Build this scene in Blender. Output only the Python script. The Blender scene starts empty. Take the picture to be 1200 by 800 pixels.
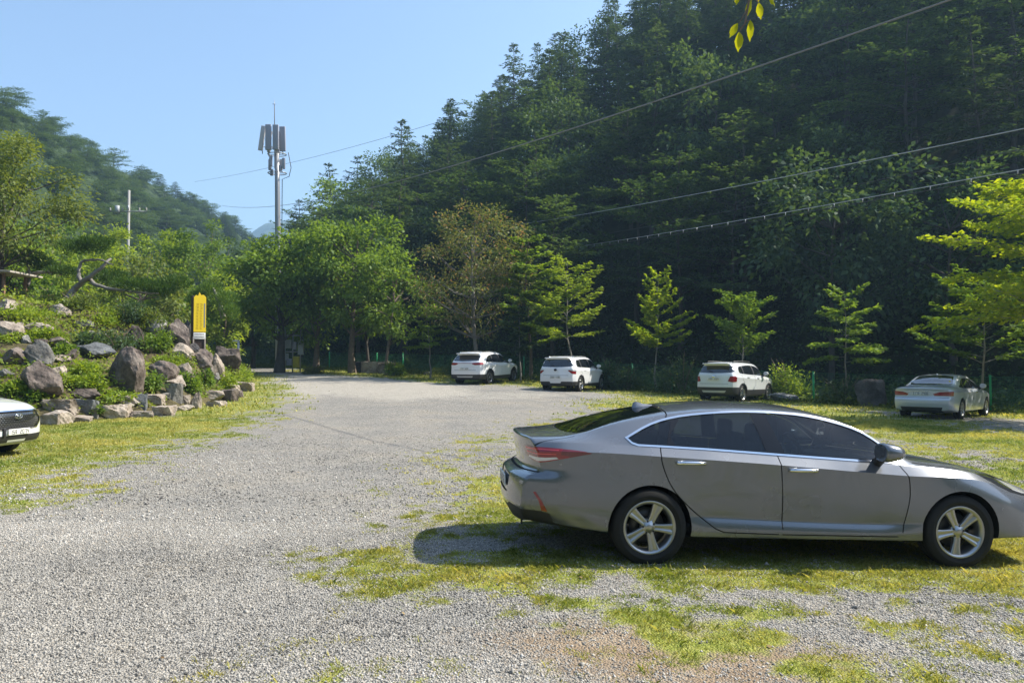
import bpy, bmesh, math, random
import numpy as np
from mathutils import Vector, Matrix, Euler
rng = np.random.default_rng(7)
random.seed(7)
SC = bpy.context.scene
COL = SC.collection
R = math.radians

# ------------------------------------------------------------------ objects
def obj(name, me, mat=None, parent=None, loc=None, smooth=True):
    if isinstance(me, bmesh.types.BMesh):
        m = bpy.data.meshes.new(name); me.to_mesh(m); me.free(); me = m
    if smooth and len(me.polygons):
        me.polygons.foreach_set('use_smooth', np.ones(len(me.polygons), dtype=bool))
    o = bpy.data.objects.new(name, me); COL.objects.link(o)
    if mat is not None:
        mats = mat if isinstance(mat, (list, tuple)) else [mat]
        if len(me.materials) == 0:
            for m in mats: me.materials.append(m)
    if parent is not None: o.parent = parent
    if loc is not None: o.location = loc
    return o

def empty(name, loc=(0, 0, 0), rotz=0, parent=None):
    o = bpy.data.objects.new(name, None); COL.objects.link(o)
    o.location = loc; o.rotation_euler = (0, 0, rotz); o.empty_display_size = .2
    if parent is not None: o.parent = parent
    return o

def tag(o, label=None, cat=None, group=None, kind=None):
    if label: o['label'] = label
    if cat: o['category'] = cat
    if group: o['group'] = group
    if kind: o['kind'] = kind
    return o

def copy_tree(o, parent=None):
    c = o.copy(); COL.objects.link(c)
    if parent is not None: c.parent = parent
    for ch in list(o.children): copy_tree(ch, c)
    return c

def mesh_np(name, verts, faces_flat, sizes, mats=None, mat_idx=None, smooth=False, attrs=None):
    """mesh from numpy arrays; sizes = int (all faces the same size) or an array"""
    verts = np.asarray(verts, dtype=np.float32).reshape(-1, 3)
    ff = np.asarray(faces_flat, dtype=np.int32).ravel()
    if np.isscalar(sizes): sizes = np.full(len(ff)//sizes, sizes, dtype=np.int32)
    me = bpy.data.meshes.new(name)
    me.vertices.add(len(verts)); me.vertices.foreach_set('co', verts.ravel())
    me.loops.add(len(ff)); me.loops.foreach_set('vertex_index', ff)
    me.polygons.add(len(sizes))
    st = np.zeros(len(sizes), dtype=np.int32); st[1:] = np.cumsum(sizes)[:-1]
    me.polygons.foreach_set('loop_start', st)
    if mat_idx is not None: me.polygons.foreach_set('material_index', np.asarray(mat_idx, dtype=np.int32))
    if smooth: me.polygons.foreach_set('use_smooth', np.ones(len(sizes), dtype=bool))
    if mats:
        for m in (mats if isinstance(mats, (list, tuple)) else [mats]): me.materials.append(m)
    if attrs:
        for k, (dom, a) in attrs.items():
            at = me.attributes.new(k, 'FLOAT', dom); at.data.foreach_set('value', np.asarray(a, dtype=np.float32))
    me.update(calc_edges=True); me.validate()
    return me

def obj_np(name, me, parent=None):
    o = bpy.data.objects.new(name, me); COL.objects.link(o)
    if parent is not None: o.parent = parent
    return o

# ------------------------------------------------------------------ noise (numpy)
def _hash(ix, iy, seed):
    h = (ix.astype(np.int64)*374761393 + iy.astype(np.int64)*668265263 + seed*974634777) & 0xFFFFFFFF
    h = ((h ^ (h >> 13))*1274126177) & 0xFFFFFFFF
    return ((h ^ (h >> 16)) & 0xFFFFFF)/float(0xFFFFFF)
def vnoise(x, y, seed=0):
    x = np.asarray(x, float); y = np.asarray(y, float)
    ix = np.floor(x); iy = np.floor(y); fx = x-ix; fy = y-iy
    fx = fx*fx*(3-2*fx); fy = fy*fy*(3-2*fy)
    a = _hash(ix, iy, seed); b = _hash(ix+1, iy, seed); c = _hash(ix, iy+1, seed); d = _hash(ix+1, iy+1, seed)
    return (a*(1-fx)+b*fx)*(1-fy)+(c*(1-fx)+d*fx)*fy
def fbm(x, y, seed=0, oct=4):
    s = 0; a = .5; n = 0
    for i in range(oct):
        s = s+a*vnoise(x*2**i+17.3*i, y*2**i-9.1*i, seed+i); n += a; a *= .55
    return s/n
def sstep(a, b, x):
    t = np.clip((np.asarray(x, float)-a)/(b-a), 0, 1); return t*t*(3-2*t)
def pchip(xk, yk, x):
    xk = np.asarray(xk, float); yk = np.asarray(yk, float); x = np.asarray(x, float)
    h = np.diff(xk); d = np.diff(yk)/h; n = len(xk); m = np.zeros(n)
    for i in range(1, n-1):
        if d[i-1]*d[i] > 0:
            w1 = 2*h[i]+h[i-1]; w2 = h[i]+2*h[i-1]
            m[i] = (w1+w2)/(w1/d[i-1]+w2/d[i])
    m[0] = d[0]; m[-1] = d[-1]
    x = np.clip(x, xk[0], xk[-1])
    i = np.clip(np.searchsorted(xk, x, side='right')-1, 0, n-2)
    t = (x-xk[i])/h[i]; t2 = t*t; t3 = t2*t
    return (2*t3-3*t2+1)*yk[i]+(t3-2*t2+t)*h[i]*m[i]+(-2*t3+3*t2)*yk[i+1]+(t3-t2)*h[i]*m[i+1]

# ------------------------------------------------------------------ bmesh shapes
def add_box(bm, c, s, rot=None, bev=0):
    g = bmesh.ops.create_cube(bm, size=1)
    vs = g['verts']
    bmesh.ops.scale(bm, verts=vs, vec=s)
    if bev:
        es = list({e for v in vs for e in v.link_edges})
        r = bmesh.ops.bevel(bm, geom=es, offset=bev, segments=2, affect='EDGES', profile=.6)
        vs = list({v for f in r['faces'] for v in f.verts}) + [v for v in vs if v.is_valid]
        vs = list(set(vs))
    if rot is not None:
        bmesh.ops.rotate(bm, verts=vs, cent=(0, 0, 0), matrix=rot if isinstance(rot, Matrix) else Euler(rot).to_matrix())
    bmesh.ops.translate(bm, verts=vs, vec=c)
    return vs

def add_tube(bm, pts, radii, n=8, cap=True):
    pts = [Vector(p) for p in pts]
    if not hasattr(radii, '__len__'): radii = [radii]*len(pts)
    rings = []; prev = None
    for i, p in enumerate(pts):
        t = (pts[min(i+1, len(pts)-1)]-pts[max(i-1, 0)]).normalized()
        if prev is None:
            up = Vector((0, 0, 1)) if abs(t.z) < .9 else Vector((1, 0, 0))
            a = t.cross(up).normalized()
        else:
            a = (prev-t*prev.dot(t)).normalized()
        b = t.cross(a); prev = a
        rings.append([bm.verts.new(p+(a*math.cos(k*2*math.pi/n)+b*math.sin(k*2*math.pi/n))*radii[i]) for k in range(n)])
    for r0, r1 in zip(rings, rings[1:]):
        for k in range(n):
            bm.faces.new((r0[k], r0[(k+1) % n], r1[(k+1) % n], r1[k]))
    if cap:
        bm.faces.new(rings[0][::-1]); bm.faces.new(rings[-1])
    return rings

def add_lathe(bm, prof, n=32, axis='Y', close=False):
    """prof: list of (r, a): a along the axis"""
    rings = []
    for r, a in prof:
        ring = []
        for k in range(n):
            c, s = math.cos(2*math.pi*k/n)*r, math.sin(2*math.pi*k/n)*r
            ring.append(bm.verts.new((c, a, s) if axis == 'Y' else ((c, s, a) if axis == 'Z' else (a, c, s))))
        rings.append(ring)
    prs = list(zip(rings, rings[1:]))
    if close: prs.append((rings[-1], rings[0]))
    for r0, r1 in prs:
        for k in range(n):
            bm.faces.new((r0[k], r0[(k+1) % n], r1[(k+1) % n], r1[k]))
    return rings

def tube_np(pts, radii, n=6):
    """numpy tube -> verts, quads"""
    pts = np.asarray(pts, float); m = len(pts)
    radii = np.broadcast_to(np.asarray(radii, float), (m,))
    t = np.gradient(pts, axis=0); t /= np.linalg.norm(t, axis=1)[:, None]+1e-9
    ref = np.array([0, 0, 1.]) if abs(t[0, 2]) < .9 else np.array([1., 0, 0])
    a = np.cross(t, ref); a /= np.linalg.norm(a, axis=1)[:, None]+1e-9
    b = np.cross(t, a)
    k = np.arange(n)*2*np.pi/n
    v = pts[:, None]+radii[:, None, None]*(a[:, None]*np.cos(k)[None, :, None]+b[:, None]*np.sin(k)[None, :, None])
    i = np.arange(m-1)[:, None]*n; kk = np.arange(n)[None]
    q = np.stack([i+kk, i+(kk+1) % n, i+n+(kk+1) % n, i+n+kk], -1).reshape(-1, 4)
    return v.reshape(-1, 3), q

# ------------------------------------------------------------------ materials
MATS = {}
def mat(name, base=(.5, .5, .5), rough=.5, metal=0, coat=0, spec=.5, emis=None, noise=None, bump=None, trans=0):
    if name in MATS: return MATS[name]
    m = bpy.data.materials.new(name); m.use_nodes = True
    nt = m.node_tree; b = nt.nodes['Principled BSDF']
    b.inputs['Base Color'].default_value = (*base, 1); b.inputs['Roughness'].default_value = rough
    b.inputs['Metallic'].default_value = metal; b.inputs['Coat Weight'].default_value = coat
    b.inputs['Coat Roughness'].default_value = .03
    b.inputs['Specular IOR Level'].default_value = spec
    if trans: b.inputs['Transmission Weight'].default_value = trans
    tc = None
    if noise or bump:
        tc = nt.nodes.new('ShaderNodeTexCoord')
    if noise:      # (scale, strength, second colour)
        n = nt.nodes.new('ShaderNodeTexNoise'); n.inputs['Scale'].default_value = noise[0]; n.inputs['Detail'].default_value = 6
        n.inputs['Roughness'].default_value = .65
        nt.links.new(tc.outputs['Object'], n.inputs['Vector'])
        cr = nt.nodes.new('ShaderNodeValToRGB'); cr.color_ramp.elements[0].position = .5-noise[1]/2; cr.color_ramp.elements[1].position = .5+noise[1]/2
        cr.color_ramp.elements[0].color = (*base, 1); cr.color_ramp.elements[1].color = (*noise[2], 1)
        nt.links.new(n.outputs['Fac'], cr.inputs['Fac']); nt.links.new(cr.outputs['Color'], b.inputs['Base Color'])
    if bump:       # (scale, strength, distance)
        n = nt.nodes.new('ShaderNodeTexNoise'); n.inputs['Scale'].default_value = bump[0]; n.inputs['Detail'].default_value = 8
        nt.links.new(tc.outputs['Object'], n.inputs['Vector'])
        bp = nt.nodes.new('ShaderNodeBump'); bp.inputs['Strength'].default_value = bump[1]; bp.inputs['Distance'].default_value = bump[2]
        nt.links.new(n.outputs['Fac'], bp.inputs['Height']); nt.links.new(bp.outputs['Normal'], b.inputs['Normal'])
    MATS[name] = m
    return m

def leaf_mat(name, c1, c2, trans=.35, tcol=None, c3=None, rough=.55, gloss=.012):
    """foliage: colour varies per leaf (attribute lv) and per tree (object random)"""
    if name in MATS: return MATS[name]
    m = bpy.data.materials.new(name); m.use_nodes = True
    nt = m.node_tree; N = nt.nodes; L = nt.links
    N.clear(); out = N.new('ShaderNodeOutputMaterial')
    at = N.new('ShaderNodeAttribute'); at.attribute_name = 'lv'
    oi = N.new('ShaderNodeObjectInfo')
    ad = N.new('ShaderNodeMath'); ad.operation = 'MULTIPLY_ADD'; ad.inputs[1].default_value = .75
    om = N.new('ShaderNodeMath'); om.operation = 'MULTIPLY'; om.inputs[1].default_value = .25
    L.new(oi.outputs['Random'], om.inputs[0]); L.new(at.outputs['Fac'], ad.inputs[0]); L.new(om.outputs[0], ad.inputs[2])
    cr = N.new('ShaderNodeValToRGB'); e = cr.color_ramp.elements
    e[0].position = .1; e[0].color = (*c1, 1); e[1].position = .85; e[1].color = (*c2, 1)
    if c3 is not None:
        k = e.new(.97); k.color = (*c3, 1)
    L.new(ad.outputs[0], cr.inputs['Fac'])
    d = N.new('ShaderNodeBsdfDiffuse'); L.new(cr.outputs['Color'], d.inputs['Color'])
    t = N.new('ShaderNodeBsdfTranslucent')
    mx = N.new('ShaderNodeMix'); mx.data_type = 'RGBA'; mx.blend_type = 'MULTIPLY'; mx.inputs['Factor'].default_value = 1
    L.new(cr.outputs['Color'], mx.inputs['A']); mx.inputs['B'].default_value = (*(tcol or (1.6, 1.5, .5)), 1)
    L.new(mx.outputs['Result'], t.inputs['Color'])
    s1 = N.new('ShaderNodeMixShader'); s1.inputs['Fac'].default_value = trans
    L.new(d.outputs[0], s1.inputs[1]); L.new(t.outputs[0], s1.inputs[2])
    g = N.new('ShaderNodeBsdfGlossy'); g.inputs['Roughness'].default_value = rough; g.inputs['Color'].default_value = (.9, .95, 1, 1)
    s2 = N.new('ShaderNodeMixShader'); s2.inputs['Fac'].default_value = gloss
    L.new(s1.outputs[0], s2.inputs[1]); L.new(g.outputs[0], s2.inputs[2]); L.new(s2.outputs[0], out.inputs['Surface'])
    MATS[name] = m
    return m

def glass_mat(name, tint=.25, col=(.6, .7, .75)):
    if name in MATS: return MATS[name]
    m = bpy.data.materials.new(name); m.use_nodes = True
    nt = m.node_tree; N = nt.nodes; L = nt.links; N.clear()
    out = N.new('ShaderNodeOutputMaterial')
    tr = N.new('ShaderNodeBsdfTransparent'); tr.inputs['Color'].default_value = (tint*col[0], tint*col[1], tint*col[2], 1)
    gl = N.new('ShaderNodeBsdfGlossy'); gl.inputs['Roughness'].default_value = .02; gl.inputs['Color'].default_value = (.95, .97, 1, 1)
    fr = N.new('ShaderNodeFresnel'); fr.inputs['IOR'].default_value = 1.55
    mx = N.new('ShaderNodeMixShader'); L.new(fr.outputs[0], mx.inputs['Fac']); L.new(tr.outputs[0], mx.inputs[1]); L.new(gl.outputs[0], mx.inputs[2])
    L.new(mx.outputs[0], out.inputs['Surface'])
    MATS[name] = m
    return m
# ================================================================== CARS
def bspl(P, n):
    """clamped uniform cubic B-spline of control rows P (k,dim...) -> n samples"""
    P = np.asarray(P, float); k = len(P)
    kn = np.concatenate([[0]*3, np.arange(k-2), [k-3]*3]).astype(float)
    t = np.linspace(0, k-3-1e-9, n)
    def N(i, p):
        if p == 0: return ((t >= kn[i]) & (t < kn[i+1])).astype(float)
        a = 0 if kn[i+p] == kn[i] else (t-kn[i])/(kn[i+p]-kn[i])*N(i, p-1)
        b = 0 if kn[i+p+1] == kn[i+1] else (kn[i+p+1]-t)/(kn[i+p+1]-kn[i+1])*N(i+1, p-1)
        return a+b
    B = np.stack([N(i, 3) for i in range(k)], 1)
    return np.tensordot(B, P, (1, 0))

def car_surface(S, nx=150, nv=64, nc=26):
    """S: dict with x0,x1, lines [(xk,y,z)...] bottom centre -> top centre, mult, rear(z), front(z), wraps"""
    x0, x1 = S['x0'], S['x1']
    xs = x0+(x1-x0)*np.linspace(0, 1, nx)
    ctrl = []
    for (ky, kz), m in zip(S['lines'], S['mult']):
        y = pchip(*zip(*ky), xs) if hasattr(ky, '__len__') else np.full(nx, float(ky))
        z = pchip(*zip(*kz), xs)
        for _ in range(m): ctrl.append(np.stack([y, z], -1))
    sec = bspl(np.array(ctrl), nv)                    # nv, nx, 2
    Y, Z = sec[..., 0], sec[..., 1]
    X = np.broadcast_to(xs, Y.shape).copy()
    W = S['W']
    def rear(y, z): return pchip(*zip(*S['rear']), z)+S['rwrap'][0]*(np.abs(y)/W)**S['rwrap'][1]
    def front(y, z): return pchip(*zip(*S['front']), z)-S['fwrap'][0]*(np.abs(y)/W)**S['fwrap'][1]
    wr = np.clip(1-(X-x0)/S.get('rlen', .8), 0, 1)**2; wf = np.clip(1-(x1-X)/S.get('flen', 1.), 0, 1)**2
    X = X+wr*rear(Y, Z)+wf*front(Y, Z)
    verts = np.stack([X, -Y, Z], -1)                  # near side = -y
    bm = bmesh.new()
    g = [[bm.verts.new(verts[i, j]) for j in range(nx)] for i in range(nv)]
    for i in range(nv-1):
        for j in range(nx-1):
            try: bm.faces.new((g[i][j], g[i][j+1], g[i+1][j+1], g[i+1][j]))
            except ValueError: pass
    for end, j, sgn in ((0, 0, 1), (1, nx-1, -1)):
        fn = rear if end == 0 else front
        xb = x0 if end == 0 else x1
        i0 = next(i for i in range(nv) if Z[i, j] > Z[0, j]+.006)-1
        rows = []
        for i in range(max(i0, 0), nv):
            row = [g[i][j]]
            for k in range(1, nc):
                y = Y[i, j]*(1-k/(nc-1)); z = Z[i, j]
                row.append(bm.verts.new((xb+float(fn(y, z)), -y, z)))
            rows.append(row)
        for r0, r1 in zip(rows, rows[1:]):
            for k in range(nc-1):
                q = (r0[k], r1[k], r1[k+1], r0[k+1])
                bm.faces.new(q if end == 0 else q[::-1])
    geom = bm.verts[:]+bm.edges[:]+bm.faces[:]
    d = bmesh.ops.duplicate(bm, geom=geom)
    nv_ = [e for e in d['geom'] if isinstance(e, bmesh.types.BMVert)]
    for v in nv_: v.co.y *= -1
    bmesh.ops.reverse_faces(bm, faces=[e for e in d['geom'] if isinstance(e, bmesh.types.BMFace)])
    bmesh.ops.remove_doubles(bm, verts=bm.verts[:], dist=2e-4)
    bmesh.ops.dissolve_degenerate(bm, dist=1e-5, edges=bm.edges[:])
    bmesh.ops.recalc_face_normals(bm, faces=bm.faces[:])
    return bm

VIEWS = {'R': ((1, 0, 0), (0, 0, 1), (0, -1, 0)), 'L': ((1, 0, 0), (0, 0, 1), (0, 1, 0)), 'T': ((1, 0, 0), (0, 1, 0), (0, 0, 1)),
         'B': ((0, 1, 0), (0, 0, 1), (-1, 0, 0)), 'F': ((0, 1, 0), (0, 0, 1), (1, 0, 0)),
         'RB': ((.8, -.6, 0), (0, 0, 1), (-.6, -.8, 0)), 'LB': ((.8, .6, 0), (0, 0, 1), (-.6, .8, 0)),
         'RF': ((.8, .6, 0), (0, 0, 1), (.6, -.8, 0)), 'LF': ((.8, -.6, 0), (0, 0, 1), (.6, .8, 0))}

def inpoly(p, poly):
    x, y = p; c = False; n = len(poly); j = n-1
    for i in range(n):
        xi, yi = poly[i]; xj, yj = poly[j]
        if (yi > y) != (yj > y) and x < (xj-xi)*(y-yi)/(yj-yi)+xi: c = not c
        j = i
    return c

def cut(bm, lay, poly, view, label, thr=.05, only=None, bbox=None):
    """cut the shell along a polygon seen from a view and label the faces inside"""
    U, V, D = (Vector(a) for a in VIEWS[view])
    px = [p[0] for p in poly]; py = [p[1] for p in poly]
    lo = (min(px)-.02, min(py)-.02); hi = (max(px)+.02, max(py)+.02)
    def ok(f):
        if f.normal.dot(D) < thr: return None
        if only is not None and f[lay] not in only: return None
        us = [v.co.dot(U) for v in f.verts]; vs = [v.co.dot(V) for v in f.verts]
        b = (min(us), max(us), min(vs), max(vs))
        if b[1] < lo[0] or b[0] > hi[0] or b[3] < lo[1] or b[2] > hi[1]: return None
        if bbox:
            c = f.calc_center_median()
            if not (bbox[0] <= c.x <= bbox[1]): return None
        return b
    cand = {}
    for f in bm.faces:
        b = ok(f)
        if b: cand[f] = b
    n = len(poly)
    for i in range(n):
        a, c = poly[i], poly[(i+1) % n]
        e = .004
        sl = (min(a[0], c[0])-e, max(a[0], c[0])+e, min(a[1], c[1])-e, max(a[1], c[1])+e)
        hit = [f for f, b in cand.items() if f.is_valid and not (b[1] < sl[0] or b[0] > sl[1] or b[3] < sl[2] or b[2] > sl[3])]
        if not hit: continue
        dx, dy = c[0]-a[0], c[1]-a[1]; L = math.hypot(dx, dy)
        if L < 1e-6: continue
        no = (U*(-dy)+V*dx)/L; co = U*a[0]+V*a[1]
        if U.cross(V).length < .99: pass
        es = list({e_ for f in hit for e_ in f.edges}); vs = list({v for f in hit for v in f.verts})
        r = bmesh.ops.bisect_plane(bm, geom=hit+es+vs, plane_co=co, plane_no=no, dist=1e-5)
        for f in hit: cand.pop(f, None)
        for g in r['geom']:
            if isinstance(g, bmesh.types.BMFace):
                b = ok(g)
                if b: cand[g] = b
    out = []
    for f in cand:
        if f.is_valid:
            m = f.calc_center_median()
            if inpoly((m.dot(U), m.dot(V)), poly):
                f[lay] = label; out.append(f)
    return out

def offset_poly(poly, d):
    """grow (d>0) a polygon"""
    n = len(poly); A = sum(poly[i][0]*poly[(i+1) % n][1]-poly[(i+1) % n][0]*poly[i][1] for i in range(n))
    s = 1 if A > 0 else -1; out = []
    for i in range(n):
        p0, p1, p2 = Vector(poly[i-1]), Vector(poly[i]), Vector(poly[(i+1) % n])
        a = (p1-p0).normalized(); b = (p2-p1).normalized()
        na = Vector((a.y, -a.x))*s; nb = Vector((b.y, -b.x))*s
        m = (na+nb); m = m/max(m.length_squared/2, .35) if m.length > 1e-6 else na
        out.append(tuple(p1+m*d))
    return out

def strip(pts, w):
    """thin closed polygon following a polyline"""
    P = [Vector(p) for p in pts]; l, r = [], []
    for i, p in enumerate(P):
        t = (P[min(i+1, len(P)-1)]-P[max(i-1, 0)]).normalized(); nrm = Vector((-t.y, t.x))
        l.append(tuple(p+nrm*w/2)); r.append(tuple(p-nrm*w/2))
    return l+r[::-1]

def smooth_poly(pts, n=6, closed=False):
    P = [Vector(p) for p in pts]; m = len(P); out = []
    rngi = range(m) if closed else range(m-1)
    for i in rngi:
        g = (lambda k: P[k % m]) if closed else (lambda k: P[min(max(k, 0), m-1)])
        p0, p1, p2, p3 = g(i-1), g(i), g(i+1), g(i+2)
        for k in range(n):
            t = k/n
            out.append(tuple(.5*((2*p1)+(p2-p0)*t+(2*p0-5*p1+4*p2-p3)*t*t+(3*p1-p0-3*p2+p3)*t**3)))
    if not closed: out.append(tuple(P[-1]))
    return out

def arch(cx, cz, r, zb, n=28, a0=-20, a1=200):
    pts = [(cx+r*math.cos(R(a)), cz+r*math.sin(R(a))) for a in np.linspace(a0, a1, n)]
    return [(pts[0][0], zb)]+pts+[(pts[-1][0], zb)]

def islands(fs):
    st = set(fs); out = []
    while st:
        f = st.pop(); isl = [f]; todo = [f]
        while todo:
            g = todo.pop()
            for v in g.verts:
                for h in v.link_faces:
                    if h in st: st.remove(h); isl.append(h); todo.append(h)
        out.append(isl)
    out.sort(key=lambda i: -sum(f.calc_area() for f in i))
    big = [i for i in out if sum(f.calc_area() for f in i) > .0022] or out[:1]
    for i in out:
        if i in big: continue
        c = i[0].calc_center_median(); min(big, key=lambda k: (k[0].calc_center_median()-c).length).extend(i)
    return big
def split_regions(bm, lay, names, root, single=(1, 28), seam=30):
    """objects for the labelled regions (one per connected piece) with the normals of the whole shell; names: label -> (object name, material, push[, parent label]); the seams stay in the body as its second material"""
    bm.normal_update(); bm.verts.index_update()
    vn = [v.normal.copy() for v in bm.verts]
    out = {}
    for lb in sorted({f[lay] for f in bm.faces}):
        if lb not in names or lb == seam: continue
        nm, m, push = names[lb][:3]
        fs = [f for f in bm.faces if f[lay] == lb]
        if lb == 1: fs += [f for f in bm.faces if f[lay] == seam]
        for isl in ([fs] if lb in single else islands(fs)):
            idx = {}; V = []; Nn = []; F = []; mi = []
            for f in isl:
                sm = f[lay] == seam; q = []
                for v in f.verts:
                    k = (v.index, sm)
                    if k not in idx:
                        idx[k] = len(V); V.append(v.co+v.normal*(names[seam][2] if sm else push)); Nn.append(vn[v.index])
                    q.append(idx[k])
                F.append(q); mi.append(1 if sm else 0)
            me = bpy.data.meshes.new(nm); me.from_pydata([tuple(v) for v in V], [], F); me.update()
            me.materials.append(m)
            if any(mi): me.materials.append(names[seam][1]); me.polygons.foreach_set('material_index', mi)
            me.polygons.foreach_set('use_smooth', np.ones(len(me.polygons), dtype=bool))
            me.normals_split_custom_set_from_vertices([tuple(n) for n in Nn])
            par = root
            if len(names[lb]) > 3 and names[lb][3] in out:
                c = isl[0].calc_center_median(); par = min(out[names[lb][3]], key=lambda o: min((p.center-c).length for p in o.data.polygons))
            o = bpy.data.objects.new(nm, me); COL.objects.link(o); o.parent = par
            out.setdefault(lb, []).append(o)
    return out

# ------------------------------------------------------------------ wheels
def make_wheel(r, w, rim_r, mats, spokes=5, style='twin', seg=48):
    """axis along Y, outer face towards -y. returns brake-disc object with tyre and rim children"""
    bm = bmesh.new()
    add_lathe(bm, [(.03, .02), (rim_r*.68, .02), (rim_r*.68, .04), (.03, .04)], 32, close=True)
    disc = obj('wheel', bm, mats['disc'])
    bm = bmesh.new()
    h = w/2
    prof = [(rim_r-.012, h*.80), (rim_r+.006, h*.86), (rim_r+.03, h*.97), (r-.06, h*1.0), (r-.022, h*.93), (r-.006, h*.80), (r, h*.55),
            (r, h*.28), (r-.008, h*.26), (r-.008, h*.2), (r, h*.18), (r, -h*.18), (r-.008, -h*.2), (r-.008, -h*.26), (r, -h*.28),
            (r, -h*.55), (r-.006, -h*.80), (r-.022, -h*.93), (r-.055, -h*1.0), (r-.06, -h*1.012), (r-.065, -h*1.0), (rim_r+.035, -h*.99), (rim_r+.03, -h*.975), (rim_r+.006, -h*.86), (rim_r-.012, -h*.80)]
    add_lathe(bm, prof, seg)
    bmesh.ops.recalc_face_normals(bm, faces=bm.faces[:])
    tyre = obj('tyre', bm, mats['tyre'], disc)
    bm = bmesh.new()
    f = -h*.84
    add_lathe(bm, [(rim_r-.002, h*.82), (rim_r-.03, h*.75), (rim_r-.04, 0), (rim_r-.036, f+.035), (rim_r-.028, f+.014), (rim_r-.018, f+.004), (rim_r-.006, f-.004), (rim_r+.004, f), (rim_r+.002, f+.012)], seg)
    # hub
    add_lathe(bm, [(.0005, f+.012), (.022, f+.012), (.030, f+.016), (.034, f+.022), (.058, f+.026), (.072, f+.036), (.076, f+.07)], 30)
    for s in range(spokes):
        a = 2*math.pi*s/spokes+math.pi/2
        M = Matrix.Rotation(-a, 3, 'Y')
        if style == 'twin':
            secs = [(.045, .030, .024, .010), (.09, .033, .020, .013), (.14, .038, .017, .016), (rim_r-.045, .047, .012, .020), (rim_r-.012, .058, .008, .022)]
        else:
            secs = [(.045, .020, .022, .004), (rim_r*.5, .022, .016, .004), (rim_r-.016, .030, .008, .004)]
        rings = []
        for (rr, hw, dep, gr) in secs:
            y0 = f+dep
            pr = [(-hw, y0+.035), (-hw, y0+.006), (-hw*.86, y0), (-hw*.28, y0+.002), (0, y0+gr), (hw*.28, y0+.002), (hw*.86, y0), (hw, y0+.006), (hw, y0+.035)]
            rings.append([bm.verts.new(M @ Vector((rr, yy, t))) for t, yy in pr])
        for r0, r1 in zip(rings, rings[1:]):
            for k in range(len(r0)-1): bm.faces.new((r0[k], r0[k+1], r1[k+1], r1[k]))
    bmesh.ops.recalc_face_normals(bm, faces=bm.faces[:])
    rim = obj('rim', bm, mats['rim'], disc)
    mod = None
    bm = bmesh.new()
    for s in range(spokes):
        a = 2*math.pi*(s+.5)/spokes+math.pi/2
        c = Vector((.052*math.cos(a), f+.022, .052*math.sin(a)))
        rings = add_lathe(bm, [(.0005, 0), (.009, 0), (.011, .004), (.011, .03)], 8)
        vs = [v for r_ in rings for v in r_]
        bmesh.ops.translate(bm, verts=vs, vec=c)
    add_lathe(bm, [(.0005, f+.03), (.066, f+.03), (.066, f+.05), (.0005, f+.05)], 20)
    obj('hub', bm, mats['dark'], disc)
    return disc

def place_wheels(root, proto, pts, half):
    first = True
    for (x, z) in pts:
        for s in (-1, 1):
            o = proto if first else copy_tree(proto)
            first = False
            o.parent = root; o.location = (x, s*half, z); o.rotation_euler = (0, random.uniform(0, 1.2), 0 if s < 0 else math.pi)

def wells(root, pts, r, y0, y1, m):
    for (x, z) in pts:
        for s in (-1, 1):
            bm = bmesh.new()
            prof = []
            n = 24; A = [bm.verts.new((x+r*math.cos(a), s*y1, z+r*math.sin(a))) for a in np.linspace(-.12, math.pi+.12, n)]
            B = [bm.verts.new((x+r*math.cos(a), s*y0, z+r*math.sin(a))) for a in np.linspace(-.12, math.pi+.12, n)]
            for k in range(n-1): bm.faces.new((A[k], A[k+1], B[k+1], B[k]))
            bm.faces.new(B)
            obj('wheel_well', bm, m, root)

# seven-segment style lettering for plates (block digits as thin raised strokes)
GL = {'0': 'abcdef', '1': 'bc', '2': 'abged', '3': 'abgcd', '4': 'fgbc', '5': 'afgcd', '6': 'afgedc', '7': 'abc', '8': 'abcdefg', '9': 'abcfgd'}
def add_char(bm, ch, M, w, h, t=.12):
    segs = {'a': ((0, 1), (1, 1)), 'b': ((1, 1), (1, .5)), 'c': ((1, .5), (1, 0)), 'd': ((0, 0), (1, 0)), 'e': ((0, .5), (0, 0)), 'f': ((0, 1), (0, .5)), 'g': ((0, .5), (1, .5))}
    if ch in GL: L = [segs[k] for k in GL[ch]]
    elif ch == 'H': L = [((0, 0), (0, 1)), ((1, 0), (1, 1)), ((0, .5), (1, .5))]
    elif ch == 'M': L = [((.1, .5), (.9, .5)), ((.1, 1), (.9, 1)), ((.1, .5), (.1, 1)), ((.9, .5), (.9, 1)), ((.5, .5), (.5, .15)), ((0, .1), (1, .1))]
    elif ch == 'G': L = [((0, 1), (.6, 1)), ((.6, 1), (.1, .3)), ((.85, 1), (.85, 0)), ((.85, .5), (1.1, .5))]
    else: return
    for (a, b) in L:
        p = Vector((a[0]*w, a[1]*h)); q = Vector((b[0]*w, b[1]*h)); d = (q-p); l = d.length; d.normalize(); n = Vector((-d.y, d.x))*t*h/2
        e = d*t*h/2
        vs = [bm.verts.new(M @ Vector((*(v), 0))) for v in (p-e-n, q+e-n, q+e+n, p-e+n)]
        bm.faces.new(vs)
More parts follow.
